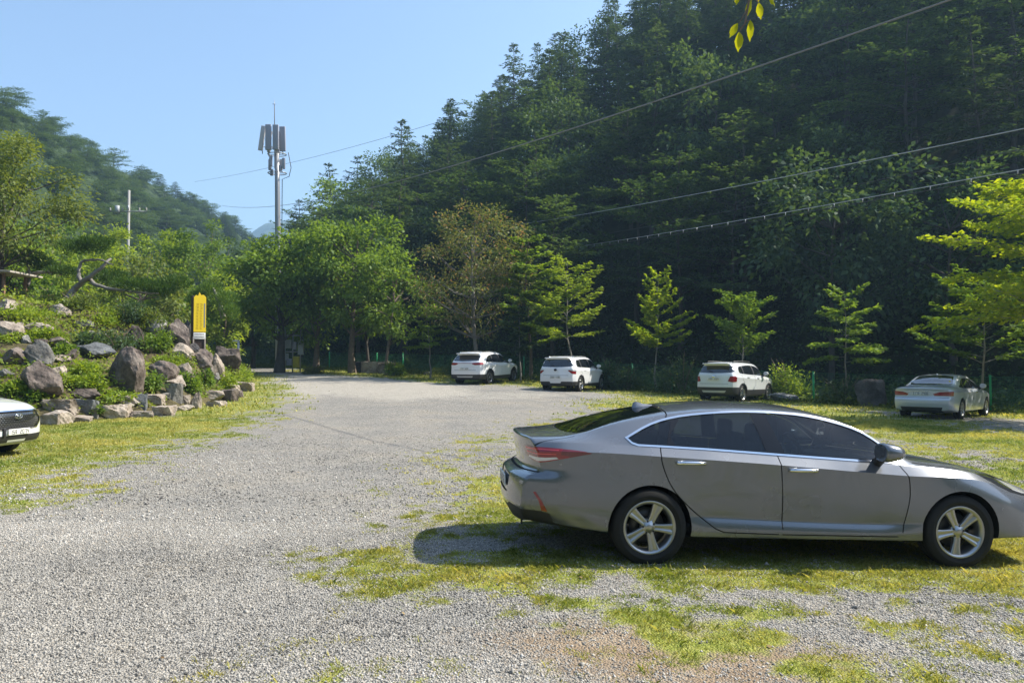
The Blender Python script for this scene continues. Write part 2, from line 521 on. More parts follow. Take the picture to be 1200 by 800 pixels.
def make_plate(root, text, M, w, h, mats, name='number_plate'):
    """M: maps plate space (x right, y up, z towards the viewer) to car space; origin at plate centre"""
    bm = bmesh.new(); vs = add_box(bm, (0, 0, -.006), (w, h, .012), bev=.004); bm.transform(M)
    o = obj(name, bm, mats['plate'], root)
    bm = bmesh.new(); n = len(text); cw = w*.9/n
    for i, ch in enumerate(text):
        if ch == ' ': continue
        add_char(bm, ch, M @ Matrix.Translation((-w*.45+cw*(i+.2), -h*.32, .003)), cw*.6, h*.64, .13)
    obj('plate_lettering', bm, mats['black'], o, smooth=False)
    return o
def face_matrix(c, right, up):
    r = Vector(right).normalized(); u = Vector(up).normalized(); n = r.cross(u)
    return Matrix(((r.x, u.x, n.x, c[0]), (r.y, u.y, n.y, c[1]), (r.z, u.z, n.z, c[2]), (0, 0, 0, 1)))

def make_mirror(root, c, s, size, mats, paint):
    """wing mirror; c = base on door, s = side (-1 near/right)"""
    L, W, H = size
    bm = bmesh.new()
    bmesh.ops.create_uvsphere(bm, u_segments=20, v_segments=12, radius=.5)
    for v in bm.verts:
        x, y, z = v.co*2
        x = math.copysign(abs(x)**.85, x); z = math.copysign(abs(z)**.85, z); y = math.copysign(abs(y)**.8, y)
        if x < 0: x = max(x, -.55)
        v.co = Vector((x*L*.5, y*W*.5, z*H*.5*(1-.22*x)))
    bmesh.ops.translate(bm, verts=bm.verts[:], vec=(c[0], c[1]+s*W*.62, c[2]+H*.38))
    o = obj('wing_mirror', bm, paint, root)
    bm = bmesh.new()
    add_tube(bm, [(c[0]-.01, c[1]-s*.02, c[2]-H*.30), (c[0]-.02, c[1]+s*W*.3, c[2]-H*.02), (c[0]-.02, c[1]+s*W*.5, c[2]+H*.1)], [.05, .04, .035], 10)
    for v in bm.verts: v.co.z = c[2]+(v.co.z-c[2])*.9
    obj('mirror_foot', bm, mats['dark'], o)
    return o
def car_mats():
    return dict(
        disc=mat('brake_steel', (.09, .09, .09), .5, .7), tyre=mat('tyre_rubber', (.012, .012, .012), .8, spec=.3, bump=(60, .25, .004), noise=(9, .5, (.022, .021, .019))),
        rim=mat('rim_alloy', (.40, .40, .40), .28, .85), dark=mat('black_plastic', (.018, .018, .019), .55, noise=(30, .6, (.03, .03, .03))),
        plate=mat('plate_white', (.72, .72, .68), .4), black=mat('plate_ink', (.02, .02, .025), .5),
        chrome=mat('chrome', (.75, .76, .78), .12, 1.0), glass=glass_mat('tinted_glass', .34), dglass=mat('privacy_glass', (.012, .015, .02), .04, 0, 1, .6),
        red=mat('lamp_red', (.24, .005, .008), .12, 0, 1), clear=mat('lamp_clear', (.62, .62, .62), .1, .25, 1), amber=mat('lamp_dark_red', (.12, .006, .01), .1, 0, 1),
        gap=mat('gap_black', (.006, .006, .006), .9), fabric=mat('seat_fabric', (.09, .085, .08), .85), liner=mat('well_black', (.008, .008, .008), .95),
        lampin=mat('headlamp_black', (.03, .03, .032), .08, 0, 1))
def hero_car(loc, ex, ey):
    M = car_mats()
    paint = mat('grey_metallic_paint', (.155, .166, .186), .34, .5, 1.0, .5)
    nt = paint.node_tree; b = nt.nodes['Principled BSDF']
    tc = nt.nodes.new('ShaderNodeTexCoord'); n = nt.nodes.new('ShaderNodeTexNoise'); n.inputs['Scale'].default_value = 3; n.inputs['Detail'].default_value = 8
    nt.links.new(tc.outputs['Object'], n.inputs['Vector'])
    mr = nt.nodes.new('ShaderNodeMapRange'); mr.inputs['To Min'].default_value = .2; mr.inputs['To Max'].default_value = .32
    nt.links.new(n.outputs['Fac'], mr.inputs['Value']); nt.links.new(mr.outputs[0], b.inputs['Roughness'])
    S = dict(x0=0., x1=4.85, W=.93, nlen=.8,
        lines=[
            (0.0, [(0, .30), (.7, .24), (1.5, .20), (3.6, .20), (4.85, .24)]),
            ([(0, .62), (.4, .70), (4.3, .70), (4.85, .55)], [(0, .30), (.7, .24), (1.5, .20), (3.6, .20), (4.85, .24)]),
            ([(0, .70), (.3, .82), (.8, .885), (1.5, .89), (3.6, .89), (4.2, .89), (4.6, .86), (4.85, .76)], [(0, .38), (.3, .325), (.7, .28), (1.5, .25), (3.6, .24), (4.4, .275), (4.85, .28)]),
            ([(0, .74), (.3, .86), (.8, .915), (1.5, .905), (3.6, .905), (4.2, .90), (4.6, .87), (4.85, .78)], [(0, .46), (.3, .41), (.7, .37), (1.5, .335), (3.6, .31), (4.4, .34), (4.85, .35)]),
            ([(0, .75), (.3, .875), (.8, .925), (1.3, .905), (1.7, .872), (3.2, .872), (3.6, .895), (4.2, .91), (4.6, .87), (4.85, .78)], [(0, .54), (.7, .47), (1.5, .43), (3.2, .385), (3.6, .40), (4.4, .42), (4.85, .42)]),
            ([(0, .75), (.3, .88), (.8, .928), (1.4, .91), (2.2, .895), (3.3, .90), (4.0, .925), (4.4, .905), (4.65, .85), (4.85, .77)], [(0, .66), (.7, .63), (1.5, .6), (3.3, .55), (4.0, .6), (4.5, .55), (4.85, .5)]),
            ([(0, .76), (.3, .875), (.8, .92), (1.3, .922), (2.2, .915), (3.3, .912), (4.0, .92), (4.4, .89), (4.65, .82), (4.85, .72)], [(0, .80), (.4, .82), (1.0, .83), (2.2, .79), (3.3, .735), (4.0, .745), (4.5, .66), (4.85, .575)]),
            ([(0, .77), (.3, .885), (.8, .925), (1.3, .936), (2.2, .932), (3.3, .925), (3.8, .912), (4.2, .875), (4.6, .785), (4.85, .66)], [(0, .955), (.3, .975), (.55, .976), (1.3, .950), (2.2, .908), (3.0, .860), (3.5, .832), (4.0, .82), (4.4, .765), (4.7, .69), (4.85, .63)]),
            ([(0, .70), (.3, .81), (.7, .842), (1.1, .86), (2.2, .866), (3.2, .86), (3.6, .85), (4.0, .82), (4.4, .74), (4.7, .62), (4.85, .52)], [(0, 1.03), (.3, 1.05), (.7, 1.045), (1.1, 1.035), (2.2, .985), (3.1, .942), (3.6, .915), (4.0, .885), (4.4, .82), (4.7, .74), (4.85, .67)]),
            ([(0, .66), (.3, .75), (.6, .77), (1.0, .79), (1.4, .785), (2.2, .785), (2.8, .77), (3.3, .80), (3.6, .80), (4.0, .76), (4.4, .68), (4.7, .56), (4.85, .46)], [(0, 1.055), (.3, 1.075), (.6, 1.095), (1.0, 1.145), (1.4, 1.175), (2.2, 1.175), (2.8, 1.13), (3.3, 1.0), (3.6, .938), (4.0, .905), (4.4, .84), (4.7, .755), (4.85, .685)]),
            ([(0, .60), (.3, .665), (.7, .655), (1.25, .635), (1.8, .645), (2.4, .64), (2.85, .635), (3.3, .72), (3.6, .74), (4.0, .70), (4.4, .62), (4.7, .50), (4.85, .40)], [(0, 1.068), (.3, 1.09), (.5, 1.125), (.8, 1.215), (1.1, 1.28), (1.4, 1.328), (1.8, 1.367), (2.15, 1.377), (2.5, 1.365), (2.85, 1.315), (3.1, 1.235), (3.35, 1.10), (3.6, .96), (4.0, .923), (4.4, .857), (4.7, .77), (4.85, .695)]),
            ([(0, .42), (.3, .48), (1.25, .47), (2.4, .48), (3.3, .52), (3.6, .52), (4.2, .46), (4.85, .28)], [(0, 1.08), (.3, 1.10), (.45, 1.125), (.8, 1.24), (1.1, 1.315), (1.4, 1.368), (1.8, 1.41), (2.15, 1.42), (2.5, 1.408), (2.85, 1.352), (3.1, 1.275), (3.35, 1.145), (3.62, .985), (4.0, .942), (4.4, .873), (4.7, .782), (4.85, .705)]),
            (0.0, [(0, 1.088), (.3, 1.108), (.42, 1.125), (.8, 1.25), (1.1, 1.33), (1.4, 1.383), (1.8, 1.424), (2.15, 1.434), (2.5, 1.423), (2.85, 1.372), (3.1, 1.30), (3.35, 1.175), (3.65, 1.0), (4.0, .952), (4.4, .883), (4.7, .79), (4.85, .71)]),
        ],
        mult=[1, 1, 2, 1, 2, 1, 1, 3, 2, 1, 2, 1, 1],
        rear=[(.2, -.02), (.30, -.07), (.40, -.13), (.48, -.158), (.61, -.150), (.70, -.14), (.735, -.128), (.76, -.05), (.79, .005), (.90, -.02), (.99, -.04), (1.06, -.05), (1.09, -.03)],
        front=[(.2, .16), (.27, .22), (.45, .20), (.6, .19), (.70, .10), (.78, 0.02), (1.0, -.05)],
        rwrap=(.20, 2.6), fwrap=(.27, 3.4), rlen=.55, flen=.9)
    bm = car_surface(S, 170, 76, 30)
    lay = bm.faces.layers.int.new('reg')
    for f in bm.faces: f[lay] = 1
    sides = ('R', 'L')
    # wheel arches
    WH = [(1.085, .325), (4.007, .325)]
    dead = []
    for v in sides:
        for (x, z) in WH: dead += cut(bm, lay, arch(x, z, .378, .05), v, 99, thr=-.2)
    bmesh.ops.delete(bm, geom=[f for f in bm.faces if f[lay] == 99], context='FACES')
    # doors
    rd = smooth_poly([(1.30, 1.34), (1.22, 1.18), (1.164, 1.0), (1.178, .877), (1.277, .676), (1.45, .50), (1.683, .325)], 4)+[(1.76, .296), (2.27, .283)]+smooth_poly([(2.297, .33), (2.285, .65), (2.243, .99)], 3)+[(2.19, 1.12), (2.125, 1.37)]
    fd = [(2.135, 1.37), (2.20, 1.12)]+smooth_poly([(2.251, .99), (2.293, .65), (2.305, .33)], 3)+[(2.33, .283), (3.40, .275)]+smooth_poly([(3.439, .315), (3.482, .52), (3.497, .66), (3.48, .811), (3.42, .925), (3.40, 1.05)], 3)+[(3.15, 1.24), (2.85, 1.335), (2.5, 1.375)]
    dlo = [(.886, 1.100), (.92, 1.068), (.97, 1.052), (1.2, 1.046), (1.6, 1.032), (2.16, 1.005), (2.6, .983), (3.02, .963), (3.36, .95), (3.412, .957)] + smooth_poly([(3.405, 1.01), (3.142, 1.19), (2.85, 1.285), (2.52, 1.338), (2.137, 1.352), (1.791, 1.339), (1.393, 1.291), (1.118, 1.215), (.886, 1.100)], 3)[:-1]
    for k, v in enumerate(sides):
        cut(bm, lay, rd, v, 2+k, only={1}); cut(bm, lay, fd, v, 4+k, only={1})
        for pl in (rd[:20]+[(2.27, .283)], rd[-10:-2], [(2.33, .283), (3.40, .275)]+fd[-24:-4]):
            pass
        tr = cut(bm, lay, offset_poly(dlo, .017), v, 6, only={1, 2, 3, 4, 5})
        cut(bm, lay, dlo, v, 8, only={6})
        q = dict(only={8})
        cut(bm, lay, [(.7, .9), (1.225, .9), (1.225, 1.045), (1.30, 1.24), (1.36, 1.5), (.7, 1.5)], v, 9, **q)
        cut(bm, lay, [(1.315, .9), (1.315, 1.04), (1.27, 1.13), (1.40, 1.29), (1.45, 1.5), (2.02, 1.5), (2.065, 1.34), (2.155, 1.01), (2.19, .9)], v, 10, **q)
        cut(bm, lay, [(2.36, .9), (2.33, 1.0), (2.205, 1.345), (2.16, 1.5), (3.6, 1.5), (3.6, .9)], v, 11, **q)
        for g in (rd[:rd.index((2.27, .283))+1], fd[2:fd.index((2.33, .283))], [(2.30, .283), (3.40, .278)], fd[fd.index((3.40, .275))+1:-4]):
            cut(bm, lay, strip(g, .010), v, 30, only={1, 2, 3, 4, 5})
        # sill seam behind/ahead of the doors, fuel-free side
        cut(bm, lay, strip(smooth_poly([(3.50, .80), (3.62, .845), (3.75, .86)], 2), .004), v, 30, only={1}) if False else None
        # tail lamp wrapped round the corner, cut from the rear three-quarter view
        tv = v+'B'
        cut(bm, lay, smooth_poly([(.27, .985), (.45, .994), (.62, .998), (.82, .990), (.985, .969), (.92, .950), (.82, .925), (.70, .895), (.60, .872), (.50, .862), (.38, .880), (.29, .925)], 2, True), tv, 22, thr=.15, only={1}, bbox=(-.25, .62))
        cut(bm, lay, [(.36, .894), (.50, .872), (.60, .882), (.72, .908), (.70, .920), (.60, .910), (.48, .906), (.38, .912)], tv, 23, thr=.15, only={22}, bbox=(-.25, .62))
        cut(bm, lay, [(.76, 1.02), (.74, .945), (.80, .935), (.84, .90), (1.1, .90), (1.1, 1.02)], tv, 33, thr=.15, only={22}, bbox=(-.25, .62))
        cut(bm, lay, [(.31, .978), (.50, .984), (.72, .984), (.72, .974), (.50, .973), (.32, .966)], tv, 34, thr=.15, only={22}, bbox=(-.25, .62))
        cut(bm, lay, [(.33, .946), (.50, .944), (.70, .950), (.70, .940), (.50, .933), (.34, .935)], tv, 34, thr=.15, only={22}, bbox=(-.25, .62))
        cut(bm, lay, [(.05, .605), (.072, .608), (.125, .535), (.180, .437), (.128, .445), (.10, .53)], v, 24, thr=.2, only={1}, bbox=(-.2, .6))
        cut(bm, lay, [(-.4, .455), (.10, .44), (.20, .425), (.28, .25), (-.4, .15)], v, 26, thr=.2, only={1}, bbox=(-.3, .5))
        hl = [(4.22, .855), (4.45, .835), (4.72, .765), (5.05, .70), (5.05, .62), (4.70, .655), (4.55, .69), (4.42, .745)]
        cut(bm, lay, hl, v, 25, thr=.15, only={1}, bbox=(4.1, 5.2))
        cut(bm, lay, [(4.50, .80), (4.75, .735), (5.05, .69), (5.05, .635), (4.72, .672), (4.60, .705)], v, 29, thr=.15, only={25}, bbox=(4.1, 5.2))
    cut(bm, lay, [(-.80, .44), (-.45, .46), (-.3, .42), (.3, .42), (.45, .46), (.80, .44), (.8, .15), (-.8, .15)], 'B', 26, thr=.1, only={1}, bbox=(-.3, .5))
    cut(bm, lay, [(-.38, .72), (.38, .72), (.33, .535), (-.33, .535)], 'B', 27, thr=.1, only={1}, bbox=(-.3, .5))
    # bumper to boot seam, boot lid seam in plan
    cut(bm, lay, strip([(-.76, .775), (-.4, .765), (.4, .765), (.76, .775)], .008), 'B', 30, only={1}, bbox=(-.3, .5))
    cut(bm, lay, [(-.55, .68), (.55, .68), (.62, .50), (.35, .36), (-.35, .36), (-.62, .50)], 'F', 28, thr=.2, only={1}, bbox=(4.4, 5.2))
    # rear window, windscreen, bonnet seam
    rg = smooth_poly([(1.285, -.50), (1.31, 0), (1.285, .50)], 4)+[(.95, .555), (.52, .605)]+smooth_poly([(.465, .59), (.395, .35), (.37, 0), (.395, -.35), (.465, -.59)], 3)+[(.52, -.605), (.95, -.555)]
    cut(bm, lay, offset_poly(rg, .02), 'T', 30, thr=.2, only={1}, bbox=(.2, 1.5))
    cut(bm, lay, rg, 'T', 20, thr=.2, only={30}, bbox=(.2, 1.5))
    ws = smooth_poly([(2.78, -.53), (2.72, 0), (2.78, .53)], 4)+[(3.25, .62)]+smooth_poly([(3.50, .69), (3.63, .35), (3.66, 0), (3.63, -.35), (3.50, -.69)], 3)+[(3.25, -.62)]
    cut(bm, lay, ws, 'T', 21, thr=.2, only={1}, bbox=(2.5, 3.9))
    cut(bm, lay, strip(smooth_poly([(3.58, -.80), (4.0, -.775), (4.4, -.68), (4.68, -.52), (4.80, -.2), (4.81, 0), (4.80, .2), (4.68, .52), (4.4, .68), (4.0, .775), (3.58, .80)], 3), .010), 'T', 30, thr=.2, only={1}, bbox=(3.4, 5.2))
    cut(bm, lay, strip(smooth_poly([(.42, -.70), (.28, -.735), (.05, -.72)], 3), .008), 'T', 30, thr=.2, only={1}, bbox=(-.1, .6))
    cut(bm, lay, strip(smooth_poly([(.42, .70), (.28, .735), (.05, .72)], 3), .008), 'T', 30, thr=.2, only={1}, bbox=(-.1, .6))
    root = empty('parked_car')
    names = {1: ('body', paint, 0), 2: ('rear_door', paint, 0), 3: ('rear_door', paint, 0), 4: ('front_door', paint, 0), 5: ('front_door', paint, 0),
             6: ('window_trim', M['chrome'], .004), 8: ('window_pillar', mat('gloss_black', (.010, .010, .012), .10, 0, 0, .4), -.002), 9: ('quarter_window', M['glass'], -.006), 10: ('rear_side_window', M['glass'], -.006), 11: ('front_side_window', M['glass'], -.006),
             20: ('rear_window', glass_mat('rear_glass', .10), -.003), 21: ('windscreen', M['glass'], -.003), 22: ('tail_lamp', M['red'], .003), 23: ('reversing_lens', M['clear'], .005, 22), 24: ('reflector', M['red'], .003), 33: ('lamp_tip', M['amber'], .003, 22), 34: ('light_strip', mat('lamp_bright_red', (.62, .05, .05), .15, 0, 1), .005, 22),
             25: ('headlamp', M['lampin'], .001), 29: ('headlamp_lens', M['clear'], .003, 25), 26: ('rear_diffuser', M['dark'], 0), 27: ('plate_recess', M['dark'] if False else paint, -.012), 28: ('grille', M['dark'], -.01), 30: ('panel_seam', M['gap'], -.006)}
    out = split_regions(bm, lay, names, root)
    bm.free()
    # parts
    wp = make_wheel(.338, .215, .236, M)
    place_wheels(root, wp, WH, .795)
    wells(root, WH, .40, .50, .868, M['liner'])
    for s in (-1, 1):
        for (x, z, yy, dr) in ((1.43, .905, .928, out[2 if s < 0 else 3][0]), (2.47, .862, .926, out[4 if s < 0 else 5][0])):
            bm = bmesh.new()
            pts = [(x-.135, s*(yy-.012), z-.004), (x-.12, s*(yy+.026), z), (x-.04, s*(yy+.034), z+.003), (x+.06, s*(yy+.034), z+.004), (x+.12, s*(yy+.026), z+.002), (x+.135, s*(yy-.012), z)]
            add_tube(bm, pts, [.012, .015, .016, .016, .015, .012], 10)
            for v in bm.verts: v.co.z = z+(v.co.z-z)*1.05
            h = obj('handle', bm, M['chrome'], dr)
            bm = bmesh.new(); bmesh.ops.create_uvsphere(bm, u_segments=16, v_segments=8, radius=1)
            for v in bm.verts: v.co = Vector((x+v.co.x*.075, s*(yy-.014+v.co.y*.012), z-.002+v.co.z*.032))
            obj('handle_recess', bm, M['dark'] if False else paint, dr)
        make_mirror(root, (3.22, s*.865, .985), s, (.27, .24, .165), M, paint)
        # exhaust
        bm = bmesh.new(); add_tube(bm, [(.16, s*.55, .325), (-.02, s*.56, .318)], [.04, .042], 16, cap=False)
        for v in bm.verts: v.co.y = s*.56+(v.co.y-s*.56)*1.7
        obj('exhaust_tip', bm, M['chrome'], root)
    make_plate(root, '158H 2706', face_matrix((-.160, 0, .628), (0, -1, 0), (-.06, 0, 1)), .52, .11, M)
    # shark fin
    bm = bmesh.new()
    pr = [(0, .006), (.012, .052), (.035, .064), (.06, .058), (.12, .03), (.20, .010), (.25, 0)]
    a = [bm.verts.new((1.12+x*.9, -.004, z)) for x, z in pr]; bq = [bm.verts.new((1.12+x*.9, .004, z)) for x, z in pr]
    lo_ = [bm.verts.new((1.12+x*.9, -.034*math.sin(math.pi*min(max(x/.235, .05), .95)), -.02)) for x, z in pr]; ro_ = [bm.verts.new((1.12+x*.9, .034*math.sin(math.pi*min(max(x/.235, .05), .95)), -.02)) for x, z in pr]
    for k in range(len(pr)-1):
        bm.faces.new((lo_[k], lo_[k+1], a[k+1], a[k])); bm.faces.new((a[k], a[k+1], bq[k+1], bq[k])); bm.faces.new((bq[k], bq[k+1], ro_[k+1], ro_[k]))
    for v in bm.verts:
        if v.co.z > -.01: v.co.x -= .0
        v.co.z += float(pchip([1.0, 1.4, 1.8], [1.305, 1.381, 1.424], v.co.x))
    bmesh.ops.recalc_face_normals(bm, faces=bm.faces[:])
    obj('roof_antenna', bm, paint, root)
    # interior
    bm = bmesh.new()
    for (x, y, w) in ((2.35, -.37, .5), (2.35, .37, .5), (1.5, -.33, .6), (1.5, .33, .6)):
        add_box(bm, (x+.22, y, .52), (.55, w, .18), bev=.05)
        add_box(bm, (x-.06, y, .80), (.15, w*.94, .62), rot=None, bev=.05)
        add_box(bm, (x-.12, y, 1.15), (.10, .24, .17), bev=.04)
        add_box(bm, (x-.11, y, 1.06), (.02, .12, .12))
    o = obj('seats', bm, M['fabric'], root)
    bm = bmesh.new(); add_box(bm, (3.38, 0, .80), (.5, 1.5, .22), bev=.06); add_box(bm, (2.3, 0, .31), (2.6, 1.55, .06)); add_box(bm, (.78, 0, 1.0), (.75, 1.28, .04))
    obj('dashboard', bm, M['dark'], root)
    bm = bmesh.new()
    rings = [[bm.verts.new((2.98+.02*math.cos(b)-.07*math.sin(a), .37+(.185+.016*math.cos(b))*math.cos(a), .93+(.185+.016*math.cos(b))*math.sin(a)*.92)) for b in np.linspace(0, 2*math.pi, 7)[:-1]] for a in np.linspace(0, 2*math.pi, 29)[:-1]]
    for i in range(28):
        for k in range(6): bm.faces.new((rings[i][k], rings[i][(k+1) % 6], rings[(i+1) % 28][(k+1) % 6], rings[(i+1) % 28][k]))
    obj('steering_wheel', bm, M['dark'], root)
    ex = Vector(ex).normalized(); ey = Vector(ey).normalized(); ez = ex.cross(ey)
    root.matrix_world = Matrix(((ex.x, ey.x, ez.x, loc[0]), (ex.y, ey.y, ez.y, loc[1]), (ex.z, ey.z, ez.z, loc[2]), (0, 0, 0, 1)))
    tag(root, 'grey metallic sedan seen from its right side in the foreground with five-spoke wheels', 'car')
    return root

# ------------------------------------------------------------------ the other cars
def P(*a): return list(a)
def suv_spec(L, W, H, hood=1.02, belt=(1.06, .98), rf=1.95, cowl=None, tilt=.30, nose=.62, ground=.22, rear_round=.16):
    """x = 0 rear bumper, L front. rf = x where the roof starts to fall to the windscreen"""
    cw = cowl or L-1.25
    top = P((0, H-.07), (.5, H-.02), (1.2, H), (rf, H-.02), (rf+.35, H-.08), (cw-.25, hood+.16), (cw+.05, hood+.02), (L-.6, hood-.06), (L-.2, hood-.14), (L, nose))
    rail = P((0, H-.13), (.5, H-.09), (1.2, H-.075), (rf, H-.10), (rf+.35, H-.17), (cw-.25, hood+.08), (cw+.05, hood-.01), (L-.6, hood-.09), (L-.2, hood-.17), (L, nose-.03))
    mid = P((0, (H+belt[0])/2), (1.2, (H+belt[0])/2), (rf, (H+belt[1])/2), (rf+.4, (H+belt[1])/2-.05), (cw-.2, belt[1]+.06), (cw+.1, hood-.03), (L-.6, hood-.10), (L-.2, hood-.19), (L, nose-.05))
    bl = P((0, belt[0]), (rf, belt[1]), (cw, belt[1]-.02), (L-.6, hood-.13), (L-.2, hood-.23), (L, nose-.08))
    sh = P((0, belt[0]-.09), (rf, belt[1]-.09), (cw, belt[1]-.11), (L-.6, hood-.22), (L-.2, hood-.30), (L, nose-.12))
    e = lambda a, b=None: P((0, a*W*.86), (.25, a*W*.97), (.7, a*W), (L-.9, a*W), (L-.4, a*W*.95), (L-.15, a*W*.88), (L, a*W*.76))
    g = ground
    lines = [(0., P((0, g+.08), (.7, g), (L-.7, g), (L, g+.05))), (e(.78), P((0, g+.08), (.7, g), (L-.7, g), (L, g+.05))),
             (e(.95), P((0, g+.12), (.7, g+.05), (L-.7, g+.05), (L, g+.08))), (e(.985), P((0, .42), (L, .40))),
             (e(.99), P((0, .62), (L-.6, .60), (L, .48))), (e(.985), P((0, .80), (L-.8, .76), (L, nose-.2))), (e(1.0), sh),
             (e(.945), bl),
             (P((0, W*.76), (.3, W*.84), (1, W*.86), (rf, W*.86), (cw-.2, W*.90), (cw+.1, W*.86), (L-.4, W*.80), (L, W*.62)), mid),
             (P((0, W*.62), (.3, W*.68), (1, W*.70), (rf, W*.70), (rf+.35, W*.70), (cw-.2, W*.80), (cw+.1, W*.80), (L-.4, W*.70), (L, W*.52)), rail),
             (P((0, W*.45), (1, W*.5), (rf, W*.5), (cw, W*.55), (L, W*.35)), [(x, z-.012) for x, z in top]), (0., top)]
    return dict(x0=0., x1=L, W=W, lines=lines, mult=[1, 1, 2, 1, 1, 1, 2, 2, 1, 2, 1, 1],
        rear=P((.2, .06), (.42, -.02), (.62, -.04), (.78, -.02), (belt[0]-.15, .0), (belt[0]-.02, .02), (belt[0]+.05, .06), (H-.15, tilt-.04), (H, tilt-.14)),
        front=P((.2, -.10), (.4, .02), (.6, .04), (.85, .0), (1.0, -.05)), rwrap=(rear_round, 3.), fwrap=(.30, 2.6), rlen=1.0, flen=.8)

def finish_car(root, out, M, paint, WH, half, wr, ww, rimr, rim, mirror, msize, plate, spokes=5):
    mm = dict(M); mm['rim'] = rim
    place_wheels(root, make_wheel(wr, ww, rimr, mm, spokes, 'plain', 28), WH, half)
    wells(root, WH, wr+.055, half-.32, half+.06, M['liner'])
    for s in (-1, 1): make_mirror(root, (mirror[0], s*mirror[1], mirror[2]), s, msize, M, paint)
    if plate: make_plate(root, plate[0], face_matrix(plate[1], (0, -1, 0), plate[2]), .52, .11, M)

